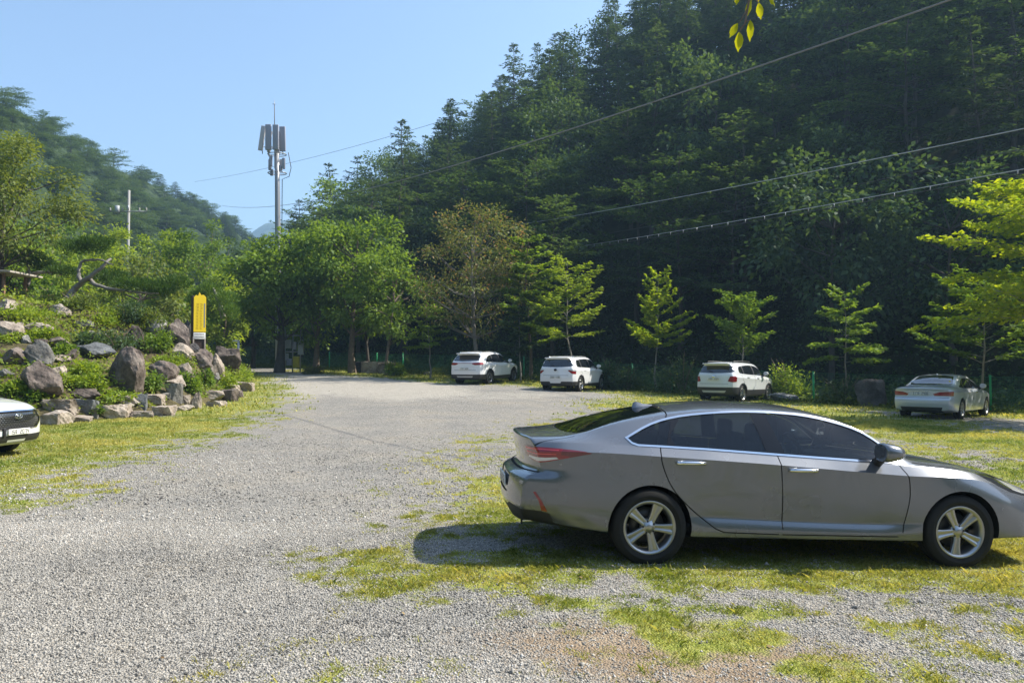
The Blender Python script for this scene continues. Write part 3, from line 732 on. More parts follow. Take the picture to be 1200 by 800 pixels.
def far_car(kind):
    M = car_mats(); sd = ('R', 'L')
    white = mat('white_paint', (.74, .745, .75), .3, 0, 1.0)
    C = dict(paint=white, wr=.345, ww=.225, rim=M['rim'])
    if kind == 'sportage':
        L, W, H = 4.48, .925, 1.63
        S = suv_spec(L, W, H, 1.06, (1.09, .99), 2.25, 3.25, .42, .72); WH = [(.93, .345), (3.60, .345)]
        side = [(.62, 1.13), (.80, 1.30), (1.0, 1.40), (1.6, 1.475), (2.2, 1.46), (2.55, 1.40), (2.9, 1.22), (3.2, 1.03), (2.2, 1.05), (1.2, 1.09)]
        pill = [[(1.28, 1.0), (1.36, 1.0), (1.32, 1.6), (1.24, 1.6)], [(2.12, .9), (2.24, .9), (2.12, 1.6), (2.0, 1.6)]]
        rw = [(-.60, 1.17), (-.66, 1.28), (-.56, 1.44), (.56, 1.44), (.66, 1.28), (.60, 1.17)]
        lamp = [(-.90, 1.10), (-.45, 1.08), (-.38, 1.02), (-.55, .965), (-.90, .98)]; lampside = [(-.3, 1.10), (.28, 1.085), (.36, 1.04), (.22, .985), (-.3, .975)]
        clad = .52; C['bar'] = [(-.5, 1.075), (.5, 1.075), (.5, 1.045), (-.5, 1.045)]; skid = [(-.45, .44), (.45, .44), (.40, .37), (-.40, .37)]
        C['rim'] = mat('rim_dark', (.16, .16, .17), .4, .8); plate = ('174G 5208', (-.065, 0, .80), (.03, 0, 1)); mir = (2.98, .87, 1.07)
        lab = 'white crossover with slim connected tail lamps and dark wheels, near the half-dead tree'; door = [(1.0, 1.10), (.98, .9), (1.25, .62), (1.35, .42)]
    elif kind == 'tivoli':
        L, W, H = 4.2, .90, 1.60
        S = suv_spec(L, W, H, 1.07, (1.05, 1.0), 2.25, 3.05, .26, .74); WH = [(.82, .33), (3.42, .33)]; C['wr'] = .33
        side = [(.50, 1.12), (.58, 1.36), (.9, 1.42), (1.6, 1.455), (2.2, 1.44), (2.5, 1.37), (2.8, 1.19), (3.0, 1.04), (2.2, 1.05), (1.1, 1.08)]
        pill = [[(.92, 1.0), (1.02, 1.0), (.98, 1.6), (.88, 1.6)], [(1.95, .9), (2.06, .9), (2.0, 1.6), (1.9, 1.6)]]
        rw = [(-.66, 1.12), (-.63, 1.30), (-.54, 1.43), (.54, 1.43), (.63, 1.30), (.66, 1.12)]
        lamp = [(-.90, 1.02), (-.62, 1.0), (-.56, .95), (-.72, .82), (-.90, .78)]; lampside = [(-.3, 1.02), (.18, 1.0), (.16, .86), (.08, .78), (-.3, .78)]
        clad = .47; skid = [(-.30, .52), (.30, .52), (.24, .40), (-.24, .40)]; C['skidpaint'] = True
        plate = ('206M 4182', (-.055, 0, .66), (.0, 0, 1)); mir = (2.78, .85, 1.07)
        lab = 'white compact crossover with small red tail lamps and all-white tailgate by the fence'; door = [(.75, 1.0), (.85, .9), (1.15, .62), (1.2, .42)]
    elif kind == 'trax':
        L, W, H = 4.25, .885, 1.64
        S = suv_spec(L, W, H, 1.08, (1.10, 1.02), 2.25, 3.12, .30, .76, rear_round=.20); WH = [(.82, .335), (3.38, .335)]; C['wr'] = .335
        side = [(.62, 1.18), (.66, 1.38), (.9, 1.44), (1.6, 1.485), (2.2, 1.47), (2.5, 1.41), (2.85, 1.22), (3.05, 1.07), (2.2, 1.09), (1.1, 1.13)]
        pill = [[(.98, 1.0), (1.08, 1.0), (1.02, 1.6), (.92, 1.6)], [(1.95, .9), (2.06, .9), (2.0, 1.6), (1.9, 1.6)]]
        rw = [(-.67, 1.18), (-.64, 1.34), (-.56, 1.45), (.56, 1.45), (.64, 1.34), (.67, 1.18)]
        lamp = [(-.90, 1.05), (-.66, 1.03), (-.58, .84), (-.74, .80), (-.90, .84)]; lampside = [(-.3, 1.06), (.16, 1.02), (.10, .90), (.02, .80), (-.3, .78)]
        clad = .60; skid = [(-.52, .47), (.52, .47), (.46, .385), (-.46, .385)]
        C['white2'] = mat('blue_white_paint', (.66, .68, .70), .3, .05, 1.0); C['paint'] = C['white2']
        plate = ('148M 2504', (-.035, 0, .93), (.03, 0, 1)); mir = (2.86, .84, 1.10)
        lab = 'white compact crossover with blocky red tail lamps and black lower bumper on the grass'; door = [(.78, 1.1), (.80, .95), (1.1, .62), (1.2, .42)]
    elif kind == 'santafe':
        L, W, H = 4.77, .945, 1.70
        S = suv_spec(L, W, H, 1.13, (1.16, 1.10), 2.35, 3.55, .35, .80, ground=.2); WH = [(1.0, .37), (3.77, .37)]; C['wr'] = .37
        S['front'] = P((.2, -.20), (.30, -.02), (.42, .03), (.6, .035), (.85, .02), (1.0, -.04), (1.1, -.12)); S['fwrap'] = (.30, 2.8)
        side = [(.62, 1.22), (.66, 1.42), (.9, 1.50), (1.6, 1.545), (2.3, 1.53), (2.6, 1.47), (3.1, 1.26), (3.4, 1.15), (2.2, 1.15), (1.1, 1.18)]
        pill = [[(.98, 1.0), (1.08, 1.0), (1.02, 1.7), (.92, 1.7)], [(2.05, .9), (2.16, .9), (2.1, 1.7), (2.0, 1.7)]]
        rw = [(-.67, 1.24), (-.56, 1.5), (.56, 1.5), (.67, 1.24)]
        lamp = [(-.90, 1.13), (-.62, 1.13), (-.58, .94), (-.90, .94)]; lampside = [(-.3, 1.13), (.2, 1.1), (.16, .95), (-.3, .94)]
        clad = .40; skid = [(-.4, .42), (.4, .42), (.36, .36), (-.36, .36)]
        plate = None; mir = (3.25, .88, 1.17)
        lab = 'white car at the left edge showing only its bonnet, mesh grille and front bumper'; door = [(1.0, 1.1), (1.0, .95), (1.3, .62), (1.4, .42)]
    else:
        L, W, H = 4.88, .925, 1.46
        top = P((0, 1.00), (.3, 1.06), (.85, 1.09), (1.0, 1.13), (1.4, 1.33), (1.7, 1.425), (2.2, H), (2.7, H-.02), (3.0, H-.09), (3.55, 1.08), (3.8, 1.0), (4.4, .93), (4.75, .82), (4.88, .72))
        rail = P((0, .97), (.3, 1.03), (.85, 1.06), (1.1, 1.14), (1.4, 1.27), (1.7, 1.36), (2.2, 1.395), (2.7, 1.37), (3.0, 1.29), (3.5, 1.05), (3.8, .96), (4.4, .89), (4.75, .78), (4.88, .68))
        midz = P((0, .95), (.3, 1.01), (.85, 1.03), (1.4, 1.13), (2.2, 1.18), (3.0, 1.13), (3.5, .99), (3.8, .93), (4.4, .86), (4.88, .66))
        e = lambda a: P((0, a*W*.88), (.25, a*W*.97), (.7, a*W), (L-.9, a*W), (L-.4, a*W*.95), (L-.15, a*W*.88), (L, a*W*.76))
        S = dict(x0=0., x1=L, W=W, mult=[1, 1, 2, 1, 1, 1, 2, 2, 1, 2, 1, 1], rwrap=(.20, 3.), fwrap=(.32, 2.6), rlen=.8, flen=.8,
            rear=P((.2, .06), (.35, -.02), (.55, -.06), (.66, -.05), (.72, .0), (.9, .0), (.98, -.02), (1.06, 0)), front=P((.2, -.1), (.4, .02), (.6, .04), (.85, 0)),
            lines=[(0., P((0, .28), (.7, .2), (L, .22))), (e(.78), P((0, .28), (.7, .2), (L, .22))), (e(.95), P((0, .33), (.7, .25), (L, .27))), (e(.985), P((0, .45), (L, .38))), (e(.99), P((0, .6), (L, .48))),
                   (e(.985), P((0, .76), (L-.8, .70), (L, .52))), (e(1.), P((0, .88), (2.5, .86), (3.8, .82), (4.5, .74), (L, .57))), (e(.94), P((0, .96), (.6, .98), (2.5, .94), (3.7, .90), (4.5, .80), (L, .62))),
                   (P((0, W*.80), (.8, W*.86), (1.4, W*.86), (3.0, W*.84), (3.6, W*.88), (4.4, W*.78), (L, W*.6)), midz), (P((0, W*.70), (.8, W*.74), (1.1, W*.74), (1.7, W*.68), (2.9, W*.67), (3.5, W*.80), (4.4, W*.68), (L, W*.5)), rail),
                   (P((0, W*.45), (1.7, W*.48), (3.5, W*.55), (L, W*.35)), [(x, z-.012) for x, z in top]), (0., top)])
        WH = [(1.08, .325), (3.95, .325)]; C['wr'] = .325
        C['paint'] = mat('silver_paint', (.58, .61, .66), .30, .3, 1.0)
        side = [(1.12, 1.02), (1.25, 1.10), (1.55, 1.23), (1.9, 1.31), (2.3, 1.325), (2.7, 1.30), (3.0, 1.22), (3.3, 1.07), (3.42, .98), (2.2, .98)]
        pill = [[(1.46, .9), (1.52, .9), (1.6, 1.4), (1.54, 1.4)], [(2.3, .9), (2.42, .9), (2.34, 1.5), (2.24, 1.5)]]
        rw = None
        lamp = [(-.88, .90), (-.55, .88), (-.36, .82), (-.40, .76), (-.88, .76)]; lampside = [(-.3, .90), (.22, .885), (.30, .84), (.18, .78), (-.3, .76)]
        clad = None; skid = [(-.62, .40), (.62, .40), (.55, .2), (-.55, .2)]
        plate = ('317M 2406', (-.015, 0, .83), (.02, 0, 1)); mir = (3.2, .86, 1.0)
        lab = 'silver sedan with wide rear window on the grass beside the dark boulder'; door = [(1.15, 1.0), (1.2, .85), (1.45, .6), (1.7, .36)]
    bm = car_surface(S, 84, 46, 20)
    lay = bm.faces.layers.int.new('reg')
    for f in bm.faces: f[lay] = 1
    ar = C['wr']+.045
    for v in sd:
        for (x, z) in WH: cut(bm, lay, arch(x, z, ar, .02, 18), v, 99, thr=-.2)
    bmesh.ops.delete(bm, geom=[f for f in bm.faces if f[lay] == 99], context='FACES')
    for k, v in enumerate(sd):
        sp = smooth_poly(side, 3, True)
        cut(bm, lay, sp, v, 8, only={1}, thr=.2)
        for p in pill: cut(bm, lay, p, v, 12, only={8}, thr=.2)
        bx = (pill[1][0][0]+pill[1][1][0])/2; fx = side[7][0]-.02
        zb = clad if clad else .30
        rd = [door[0]]+door[1:-1]+[(door[-1][0], zb+.02)]
        for g in ([(bx, side[8][1]-.02), (bx+.03, .75), (bx, zb)], rd, [(fx, side[7][1]-.01), (fx+.08, .85), (fx+.02, zb)]):
            cut(bm, lay, strip(g, .012), v, 30, only={1}, thr=.2)
        cut(bm, lay, lampside, v, 22, thr=.45, only={1}, bbox=(-.3, .6))
        if clad:
            cut(bm, lay, [(-1, clad), (WH[0][0]-ar, clad-.02), (WH[0][0]+ar, clad-.10), (WH[1][0]-ar, clad-.10), (WH[1][0]+ar, clad-.04), (L+1, clad-.02 if kind != 'santafe' else .34), (L+1, .1), (-1, .1)], v, 26, thr=.05, only={1})
            for (x, z) in WH: cut(bm, lay, arch(x, z, ar+.06, .02, 18), v, 26, thr=.3, only={1})
    for s in (1, -1):
        cut(bm, lay, [(s*y, z) for y, z in lamp], 'B', 22, thr=.35, only={1}, bbox=(-.3, 1.0))
        if kind == 'tivoli': cut(bm, lay, [(s*y, z) for y, z in [(-.9, .90), (-.62, .96), (-.56, .95), (-.66, 1.03), (-.9, 1.06)]], 'B', 23, thr=.35, only={22}, bbox=(-.3, 1.))
    if rw:
        cut(bm, lay, smooth_poly(rw, 3, True), 'B', 20, thr=.1, only={1}, bbox=(-.3, 1.4))
    else:
        rg = [(1.62, -.52), (1.66, 0), (1.62, .52), (1.1, .63), (.96, .60), (.90, 0), (.96, -.60), (1.1, -.63)]
        cut(bm, lay, rg, 'T', 20, thr=.2, only={1}, bbox=(.6, 2))
    if 'bar' in C: cut(bm, lay, C['bar'], 'B', 24, thr=.2, only={1}, bbox=(-.3, 1.))
    if clad: cut(bm, lay, [(-1, clad), (1, clad), (1, .1), (-1, .1)], 'B', 26, thr=.0, only={1}, bbox=(-.3, .6))
    cut(bm, lay, skid, 'B', 27, thr=.0, only={1, 26}, bbox=(-.3, .6))
    cut(bm, lay, strip([(-.6, .74), (.6, .74)], .012) if kind != 'benz' else strip([(-.8, .70), (.8, .70)], .012), 'B', 30, thr=.2, only={1}, bbox=(-.3, .6))
    cw = 3.1 if kind != 'santafe' else 3.5
    ws = [(2.55, -.50), (2.5, 0), (2.55, .50), (cw-.2, .66), (cw+.05, .3), (cw+.07, 0), (cw+.05, -.3), (cw-.2, -.66)]
    cut(bm, lay, ws, 'T', 21, thr=.2, only={1}, bbox=(2.2, 4))
    if kind == 'santafe':
        gr = smooth_poly([(-.62, .865), (.62, .865), (.66, .80), (.52, .56), (-.52, .56), (-.66, .80)], 2, True)
        cut(bm, lay, offset_poly(gr, .025), 'F', 6, thr=.2, only={1}, bbox=(4, 5.2))
        cut(bm, lay, gr, 'F', 28, thr=.2, only={6}, bbox=(4, 5.2))
        cut(bm, lay, [(-.85, .43), (.85, .43), (.80, .35), (-.80, .35)], 'F', 26, thr=.1, only={1}, bbox=(4, 5.2))
        cut(bm, lay, [(-.70, .30), (.70, .30), (.66, .25), (-.66, .25)], 'F', 27, thr=.0, only={1, 26}, bbox=(4, 5.2))
        for s in (1, -1):
            cut(bm, lay, [(s*.93, .92), (s*.68, .91), (s*.70, .87), (s*.93, .87)], 'F', 25, thr=.1, only={1}, bbox=(4, 5.2))
            cut(bm, lay, [(s*.88, .74), (s*.71, .74), (s*.69, .58), (s*.86, .56)], 'F', 29, thr=.1, only={1}, bbox=(4, 5.2))
    root = empty('parked_car')
    pt = C['paint']
    names = {1: ('body', pt, 0), 6: ('grille_surround', M['chrome'], .004), 8: ('side_window', M['dglass'], -.004), 12: ('window_pillar', M['black'], 0), 20: ('rear_window', M['dglass'], -.003), 21: ('windscreen', M['dglass'], -.003), 22: ('tail_lamp', M['red'], .004), 23: ('lamp_lens', M['clear'], .006, 22),
             24: ('lamp_bar', M['red'] if kind != 'sportage' else mat('lamp_bar_red', (.30, .10, .12), .2, 0, 1), .004), 25: ('daytime_lamp', M['clear'], .002), 26: ('lower_cladding', M['dark'], .002), 27: ('skid_plate', pt if C.get('skidpaint') else mat('skid_grey', (.45, .45, .43), .45), .004), 28: ('grille', M['lampin'], -.02), 29: ('headlamp', M['clear'], .0), 30: ('panel_seam', M['gap'], -.004)}
    if kind == 'benz': names[27] = ('rear_diffuser', M['dark'], .002)
    out = split_regions(bm, lay, names, root); bm.free()
    finish_car(root, out, M, pt, WH, W-.125, C['wr'], C['ww'], C['wr']*.70, C['rim'], mir, (.22, .20, .15), plate)
    for s in (-1, 1):
        for (x, z) in ((pill[0][0][0]+.35 if kind != 'benz' else 1.75, side[9][1]-.13), (bx+.28, side[8][1]-.12)):
            bm = bmesh.new(); add_box(bm, (x, s*(W+.0), z), (.20, .035, .028), bev=.01); obj('handle', bm, pt if kind != 'benz' else M['chrome'], out[1][0])
    if kind in ('trax', 'tivoli', 'sportage'):
        for s in (-1, 1):
            bm = bmesh.new()
            zz = H-.005 if kind == 'trax' else H-.03
            add_tube(bm, [(.55, s*W*.62, zz-.06), (.65, s*W*.63, zz), (1.4, s*W*.64, zz+.02), (2.1, s*W*.63, zz), (2.2, s*W*.62, zz-.06)], .018, 8)
            obj('roof_rail', bm, M['dark'] if kind == 'trax' else M['chrome'], root)
    # spoiler / wiper / badge
    if kind in ('trax', 'tivoli', 'sportage'):
        tx = dict(trax=.20, tivoli=.16, sportage=.28)[kind]
        bm = bmesh.new(); vs = add_box(bm, (tx+.04, 0, H-.085), (.26, W*1.24, .045), bev=.02)
        for v in vs: v.co.z -= (v.co.y/W)**2*.05
        obj('roof_spoiler', bm, pt, root)
        bm = bmesh.new(); add_lathe(bm, [(.001, 0), (.05, 0), (.055, .012), (.05, .02), (.001, .02)], 18, axis='X')
        for v in bm.verts: v.co = Vector((v.co.x-.035+(.05 if kind == 'sportage' else 0), v.co.y*1.3, v.co.z+(1.02 if kind != 'tivoli' else .98)))
        obj('badge', bm, M['chrome'] if kind != 'tivoli' else M['black'], root)
        bm = bmesh.new(); add_tube(bm, [(.02, -.02, rw[0][1]+.0), (.10, .25, rw[0][1]+.08)], .012, 6); obj('wiper', bm, M['black'], root)
    if kind == 'benz':
        bm = bmesh.new(); add_tube(bm, [(1.72, 0, 1.42), (1.66, 0, 1.455)], [.04, .012], 8); obj('roof_antenna', bm, pt, root)
        bm = bmesh.new(); add_box(bm, (-.022, 0, .905), (.012, .62, .02), bev=.004); obj('boot_trim', bm, M['chrome'], root)
    if kind == 'santafe':
        xf = lambda y, z: L+float(pchip(*zip(*S['front']), z))-S['fwrap'][0]*(abs(y)/W)**S['fwrap'][1]
        bm = bmesh.new()
        for r_ in range(8):
            z0 = .585+r_*.036
            for c in range(-9, 10):
                y0 = (c+(r_ % 2)*.5)*.062
                if abs(y0) > .50+.14*(z0-.56)/.25: continue
                vs = []
                for (dy, dz, dx) in ((-.028, 0, 0), (0, .013, .012), (.028, 0, 0), (0, -.013, .004)):
                    vs.append(bm.verts.new((xf(y0+dy, z0+dz)-.010+dx, y0+dy, z0+dz)))
                bm.faces.new(vs)
        bmesh.ops.recalc_face_normals(bm, faces=bm.faces[:])
        g = obj('grille_mesh', bm, mat('grille_chrome', (.35, .36, .37), .25, 1.), out[28][0], smooth=False)
        bm = bmesh.new()
        zc_ = .785; xe = xf(0, zc_)+.012
        ring = [(xe, .085*math.cos(a), zc_+.045*math.sin(a)) for a in np.linspace(0, 2*math.pi, 25)]
        add_tube(bm, ring, .009, 6, cap=False)
        for y0 in (-.034, .034): add_tube(bm, [(xe, y0-.012, zc_-.032), (xe, y0+.012, zc_+.032)], .008, 6)
        add_tube(bm, [(xe, -.03, zc_-.006), (xe, .03, zc_+.006)], .007, 6)
        obj('emblem', bm, M['chrome'], root)
        make_plate(root, '15M 2074', face_matrix((xf(0, .50)+.03, 0, .495), (0, 1, 0), (0, 0, 1)), .52, .11, M)
        bm = bmesh.new(); add_box(bm, (xf(.33, .5)+.02, -.33, .495), (.03, .05, .13), bev=.01); obj('plate_sensor', bm, M['black'], root)
    tag(root, lab, 'car')
    return root, WH
# ================================================================== VEGETATION
class Geo:
    """collects tubes (wood) and leaf quads"""
    def __init__(s): s.wv, s.wq, s.nw = [], [], 0; s.lv, s.ll = [], []
    def tube(s, pts, rad, n=6):
        v, q = tube_np(pts, rad, n); s.wv.append(v); s.wq.append(q+s.nw); s.nw += len(v)
    def leaves(s, P, D, N, l, w, r, droop=.15, shade=None):
        """P base, D direction, N normal (n,3), l,w (n) ; rhombic leaf with a slight droop"""
        n = len(P)
        D = D/(np.linalg.norm(D, axis=1)[:, None]+1e-9); S = np.cross(D, N); S /= np.linalg.norm(S, axis=1)[:, None]+1e-9
        l = np.broadcast_to(l, (n,))[:, None]; w = np.broadcast_to(w, (n,))[:, None]
        mid = P+D*l*.48
        V = np.stack([P, mid+S*w*.5, P+D*l+np.array([0, 0, -1.])*l*droop, mid-S*w*.5], 1)
        s.lv.append(V.reshape(-1, 3)); s.ll.append(r.random(n))
    def wood_mesh(s, name, m): return mesh_np(name, np.concatenate(s.wv), np.concatenate(s.wq), 4, m, smooth=True)
    def leaf_mesh(s, name, m):
        V = np.concatenate(s.lv); L = np.concatenate(s.ll); n = len(L)
        return mesh_np(name, V, np.arange(4*n), 4, m, attrs={'lv': ('FACE', L)})

def bez(p0, d0, L, rise, curl, n, r, wob=.05):
    """polyline leaving p0 in the horizontal direction d0 with elevation rise -> rise+curl"""
    pts = [np.array(p0, float)]; el = rise; az = math.atan2(d0[1], d0[0])
    for i in range(n):
        t = (i+.5)/n
        e = rise+curl*t; a = az+r.normal(0, wob)
        az = az*.6+a*.4 if abs(a) < 99 else az
        pts.append(pts[-1]+np.array([math.cos(a)*math.cos(e), math.sin(a)*math.cos(e), math.sin(e)])*L/n)
    return np.array(pts)

def tree_geo(seed, h, r, limbs=24, base=.3, prof=None, rise=.3, curl=-.3, nsub=8, sublen=.4, nleaf=14, leaf=(.22, .10), flat=.3,
             trunk_r=.14, lean=(0, 0), top=.97, wob=.10, limb_r=None, subrise=.05, spread=.06, multi=None, subspread=.9, levels=0, lz=.35):
    r_ = np.random.default_rng(seed); g = Geo()
    n = 9; t = np.linspace(0, 1, n)
    wx = np.cumsum(r_.normal(0, h*.010, n)); wy = np.cumsum(r_.normal(0, h*.010, n)); wx -= wx[0]; wy -= wy[0]
    tr = np.stack([wx+lean[0]*t**1.3, wy+lean[1]*t**1.3, t*h*top], -1); tr[0, 2] = -.4
    g.tube(tr, trunk_r*(1-t*.88)*(1+.5*np.exp(-t*18)), 8)
    prof = prof or (lambda u: 1-u)
    az = r_.uniform(0, 6.28)
    LP, LD, LN, LL = [], [], [], []
    for i in range(limbs):
        u = (i+r_.uniform(0, .9))/limbs                      # 0 crown base .. 1 top
        if levels: u = min(.999, (math.floor(u*levels)+r_.normal(.5, .06))/levels)
        z = (base+(1-base)*u)
        p0 = np.array([np.interp(z*top if False else z, t, tr[:, k]) for k in range(3)])
        az += 2.4+r_.normal(0, .35)
        L = r*prof(u)*r_.uniform(.72, 1.12)
        if L < .12: continue
        ri = rise(u) if callable(rise) else rise
        lp = bez(p0, (math.cos(az), math.sin(az)), L, ri+r_.normal(0, wob), curl, 6, r_)
        lr = (limb_r or trunk_r*.35)*(L/r)**.7*(1-.5*u)
        g.tube(lp, lr*np.linspace(1, .15, len(lp)), 5)
        seg = np.diff(lp, axis=0)
        ns = max(3, int(nsub*L/r+1))
        for j in range(ns+1):
            v = .18+.82*(j/ns) if j < ns else 1.
            k = min(int(v*6), 5); q = lp[k]+seg[k]*(v*6-k)
            d = seg[k]/np.linalg.norm(seg[k])
            side = 1 if j % 2 else -1
            if j == ns: dd = d
            else:
                a = side*(subspread+r_.normal(0, .15)); c, s_ = math.cos(a), math.sin(a)
                dd = np.array([d[0]*c-d[1]*s_, d[0]*s_+d[1]*c, d[2]*.4+subrise+r_.normal(0, .06)])
            sl = L*sublen*(1-.55*abs(v-.35))*r_.uniform(.7, 1.15)
            e = q+dd*sl
            if sl > .5: g.tube(np.array([q, (q+e)/2+np.array([0, 0, .02*sl]), e]), [lr*.25, lr*.18, lr*.05], 3)
            m = max(3, int(nleaf*sl/(r*sublen)+r_.uniform(0, 1)))
            w = r_.random(m)
            LP.append(q+dd*sl*w[:, None]+r_.normal(0, spread*max(sl, .3), (m, 3))*np.array([1, 1, .55]))
            sd = np.where(r_.random(m) < .5, -1., 1.)[:, None]
            perp = np.cross(dd, [0, 0, 1.])[None]*sd
            LD.append(dd[None]*r_.uniform(.3, 1.2, (m, 1))+perp*r_.uniform(.2, 1.0, (m, 1))+r_.normal(0, .2, (m, 3)))
            LN.append(np.array([0, 0, 1.])+r_.normal(0, flat, (m, 3)))
            LL.append(r_.uniform(.7, 1.25, m))
    P, D, N, L = (np.concatenate(a) for a in (LP, LD, LN, LL))
    g.leaves(P, D, N, leaf[0]*L, leaf[1]*L, r_)
    return g

def blob_geo(seed, h, r, clumps=40, per=90, base=.28, leaf=(.22, .13), trunk_r=.16, flat=.7, cl=.34, squash=1., limbs=9, lean=(0, 0), hollow=.45, trunk=True):
    """round-headed broadleaf: clumps of leaves at branch ends, uneven outline"""
    r_ = np.random.default_rng(seed); g = Geo()
    t = np.linspace(0, 1, 7); top = base+.55*(1-base)
    tr = np.stack([lean[0]*t+r_.normal(0, h*.006, 7).cumsum(), lean[1]*t+r_.normal(0, h*.006, 7).cumsum(), t*h*top], -1); tr[0] = (0, 0, -.4)
    if trunk: g.tube(tr, trunk_r*(1-.75*t)*(1+.5*np.exp(-t*15)), 8)
    cz = h*(base+1)/2; rz = h*(1-base)/2*squash
    P, D, N, L = [], [], [], []
    for i in range(clumps):
        u = r_.normal(0, 1, 3); u /= np.linalg.norm(u); rad = hollow+(1-hollow)*r_.random()**.6
        rad *= .82+.36*vnoise(u[0]*2.2+seed, u[1]*2.2+u[2]*3.1, seed)
        c = np.array([u[0]*r*rad+lean[0], u[1]*r*rad+lean[1], cz+u[2]*rz*rad])
        if trunk and (i % 2 == 0 or i < limbs):
            q = tr[min(6, max(2, int((c[2]/h-.1)/top*6)))]
            mid = (q+c)/2+np.array([0, 0, -.06*h*.3]); g.tube(np.array([q, mid, c]), [trunk_r*.28, trunk_r*.18, trunk_r*.05], 4)
        m = int(per*r_.uniform(.6, 1.3)); R_ = r*cl*r_.uniform(.7, 1.25)
        o = r_.normal(0, 1, (m, 3)); o /= np.linalg.norm(o, axis=1)[:, None]; rr = r_.random(m)[:, None]**.5
        o[:, 2] *= .62
        P.append(c+o*rr*R_); dd = o*.7+u*.35+r_.normal(0, .45, (m, 3)); D.append(dd)
        N.append(np.array([0, 0, 1.])*.9+o*.6+r_.normal(0, flat*.6, (m, 3))); L.append(r_.uniform(.65, 1.3, m))
    P, D, N, L = (np.concatenate(a) for a in (P, D, N, L))
    g.leaves(P, D, N, leaf[0]*L, leaf[1]*L, r_, .2)
    return g

def bush_geo(seed, r, h, n=1500, leaf=(.12, .07), stems=7, tuft=False):
    r_ = np.random.default_rng(seed); g = Geo()
    for k in range(stems):
        a = r_.uniform(0, 6.28); e = np.array([math.cos(a)*r*.6, math.sin(a)*r*.6, h*r_.uniform(.5, .9)])
        g.tube(np.array([[0, 0, -.1], e*.5+[0, 0, .1*h], e]), [.02, .015, .005], 4)
    k = max(8, int(n/70)); c = r_.normal(0, 1, (k, 3)); c /= np.linalg.norm(c, axis=1)[:, None]; c *= (r_.random((k, 1))**.5)*np.array([r, r, h*.5])*.8; c[:, 2] = np.abs(c[:, 2])*1.25+h*.12
    i = r_.integers(0, k, n); o = r_.normal(0, 1, (n, 3)); o /= np.linalg.norm(o, axis=1)[:, None]
    P = c[i]+o*(r_.random((n, 1))**.5)*np.array([r*.36, r*.36, h*.24]); P[:, 2] = np.maximum(P[:, 2], .01)
    D = o+r_.normal(0, .4, (n, 3))+np.array([0, 0, .3 if not tuft else 1.3]); N = np.array([0, 0, 1.])+o*.6+r_.normal(0, .5, (n, 3))
    L = r_.uniform(.6, 1.3, n)
    g.leaves(P, D, N, leaf[0]*L, leaf[1]*L, r_, .2)
    return g

def plant(name, g, wood, leafm, loc, rotz=0, scale=1, label=None, cat='tree', group=None, tname='trunk', cname='crown'):
    root = empty(name, loc, rotz); root.scale = (scale,)*3 if np.isscalar(scale) else scale
    if g.wv: obj_np(tname, g.wood_mesh(tname, wood), root)
    obj_np(cname, g.leaf_mesh(cname, leafm), root)
    tag(root, label, cat, group)
    return root

# ------------------------------------------------------------------ rocks
def rock_mesh(seed, size, mats, rough=.46, planes=9, sub=4, taper=0, boxy=False):
    """angular boulder: icosphere clipped by random planes, then roughened"""
    r_ = np.random.default_rng(seed)
    bm = bmesh.new(); bmesh.ops.create_icosphere(bm, subdivisions=sub+1, radius=1)
    V = np.array([v.co for v in bm.verts])
    if boxy:
        for ax in range(3):
            for s_ in (-1, 1):
                n = np.zeros(3); n[ax] = s_; n += r_.normal(0, .10, 3); n /= np.linalg.norm(n); V = V-np.maximum(V @ n-r_.uniform(.56, .66), 0)[:, None]*n[None]
    for k in range(4 if boxy else planes+4):
        n = r_.normal(0, 1, 3); n /= np.linalg.norm(n); d = r_.uniform(.50, .84)
        s = V @ n; V = V-np.maximum(s-d, 0)[:, None]*n[None]*.96
    q = np.abs(V).max(0); V = V/q
    a = fbm(V[:, 0]*2.1+seed*3.1+V[:, 2], V[:, 1]*2.1+V[:, 2]*1.7, seed, 5)-.5
    b = fbm(V[:, 0]*7+V[:, 2]*5, V[:, 1]*7-V[:, 2]*4+seed, seed+5, 3)-.5
    V = V*(1+rough*a*.8+rough*.22*b)[:, None]
    if taper: V[:, :2] *= (1-taper*(.5+.5*np.clip(V[:, 2:], -1, 1)))[:, :1]*1.12
    V = V*np.array(size)*.5
    for v, c in zip(bm.verts, V): v.co = c
    me = bpy.data.meshes.new('rock'); bm.to_mesh(me); bm.free()
    me.materials.append(mats)
    me.polygons.foreach_set('use_smooth', np.ones(len(me.polygons), bool)); me.set_sharp_from_angle(angle=R(40))
    return me

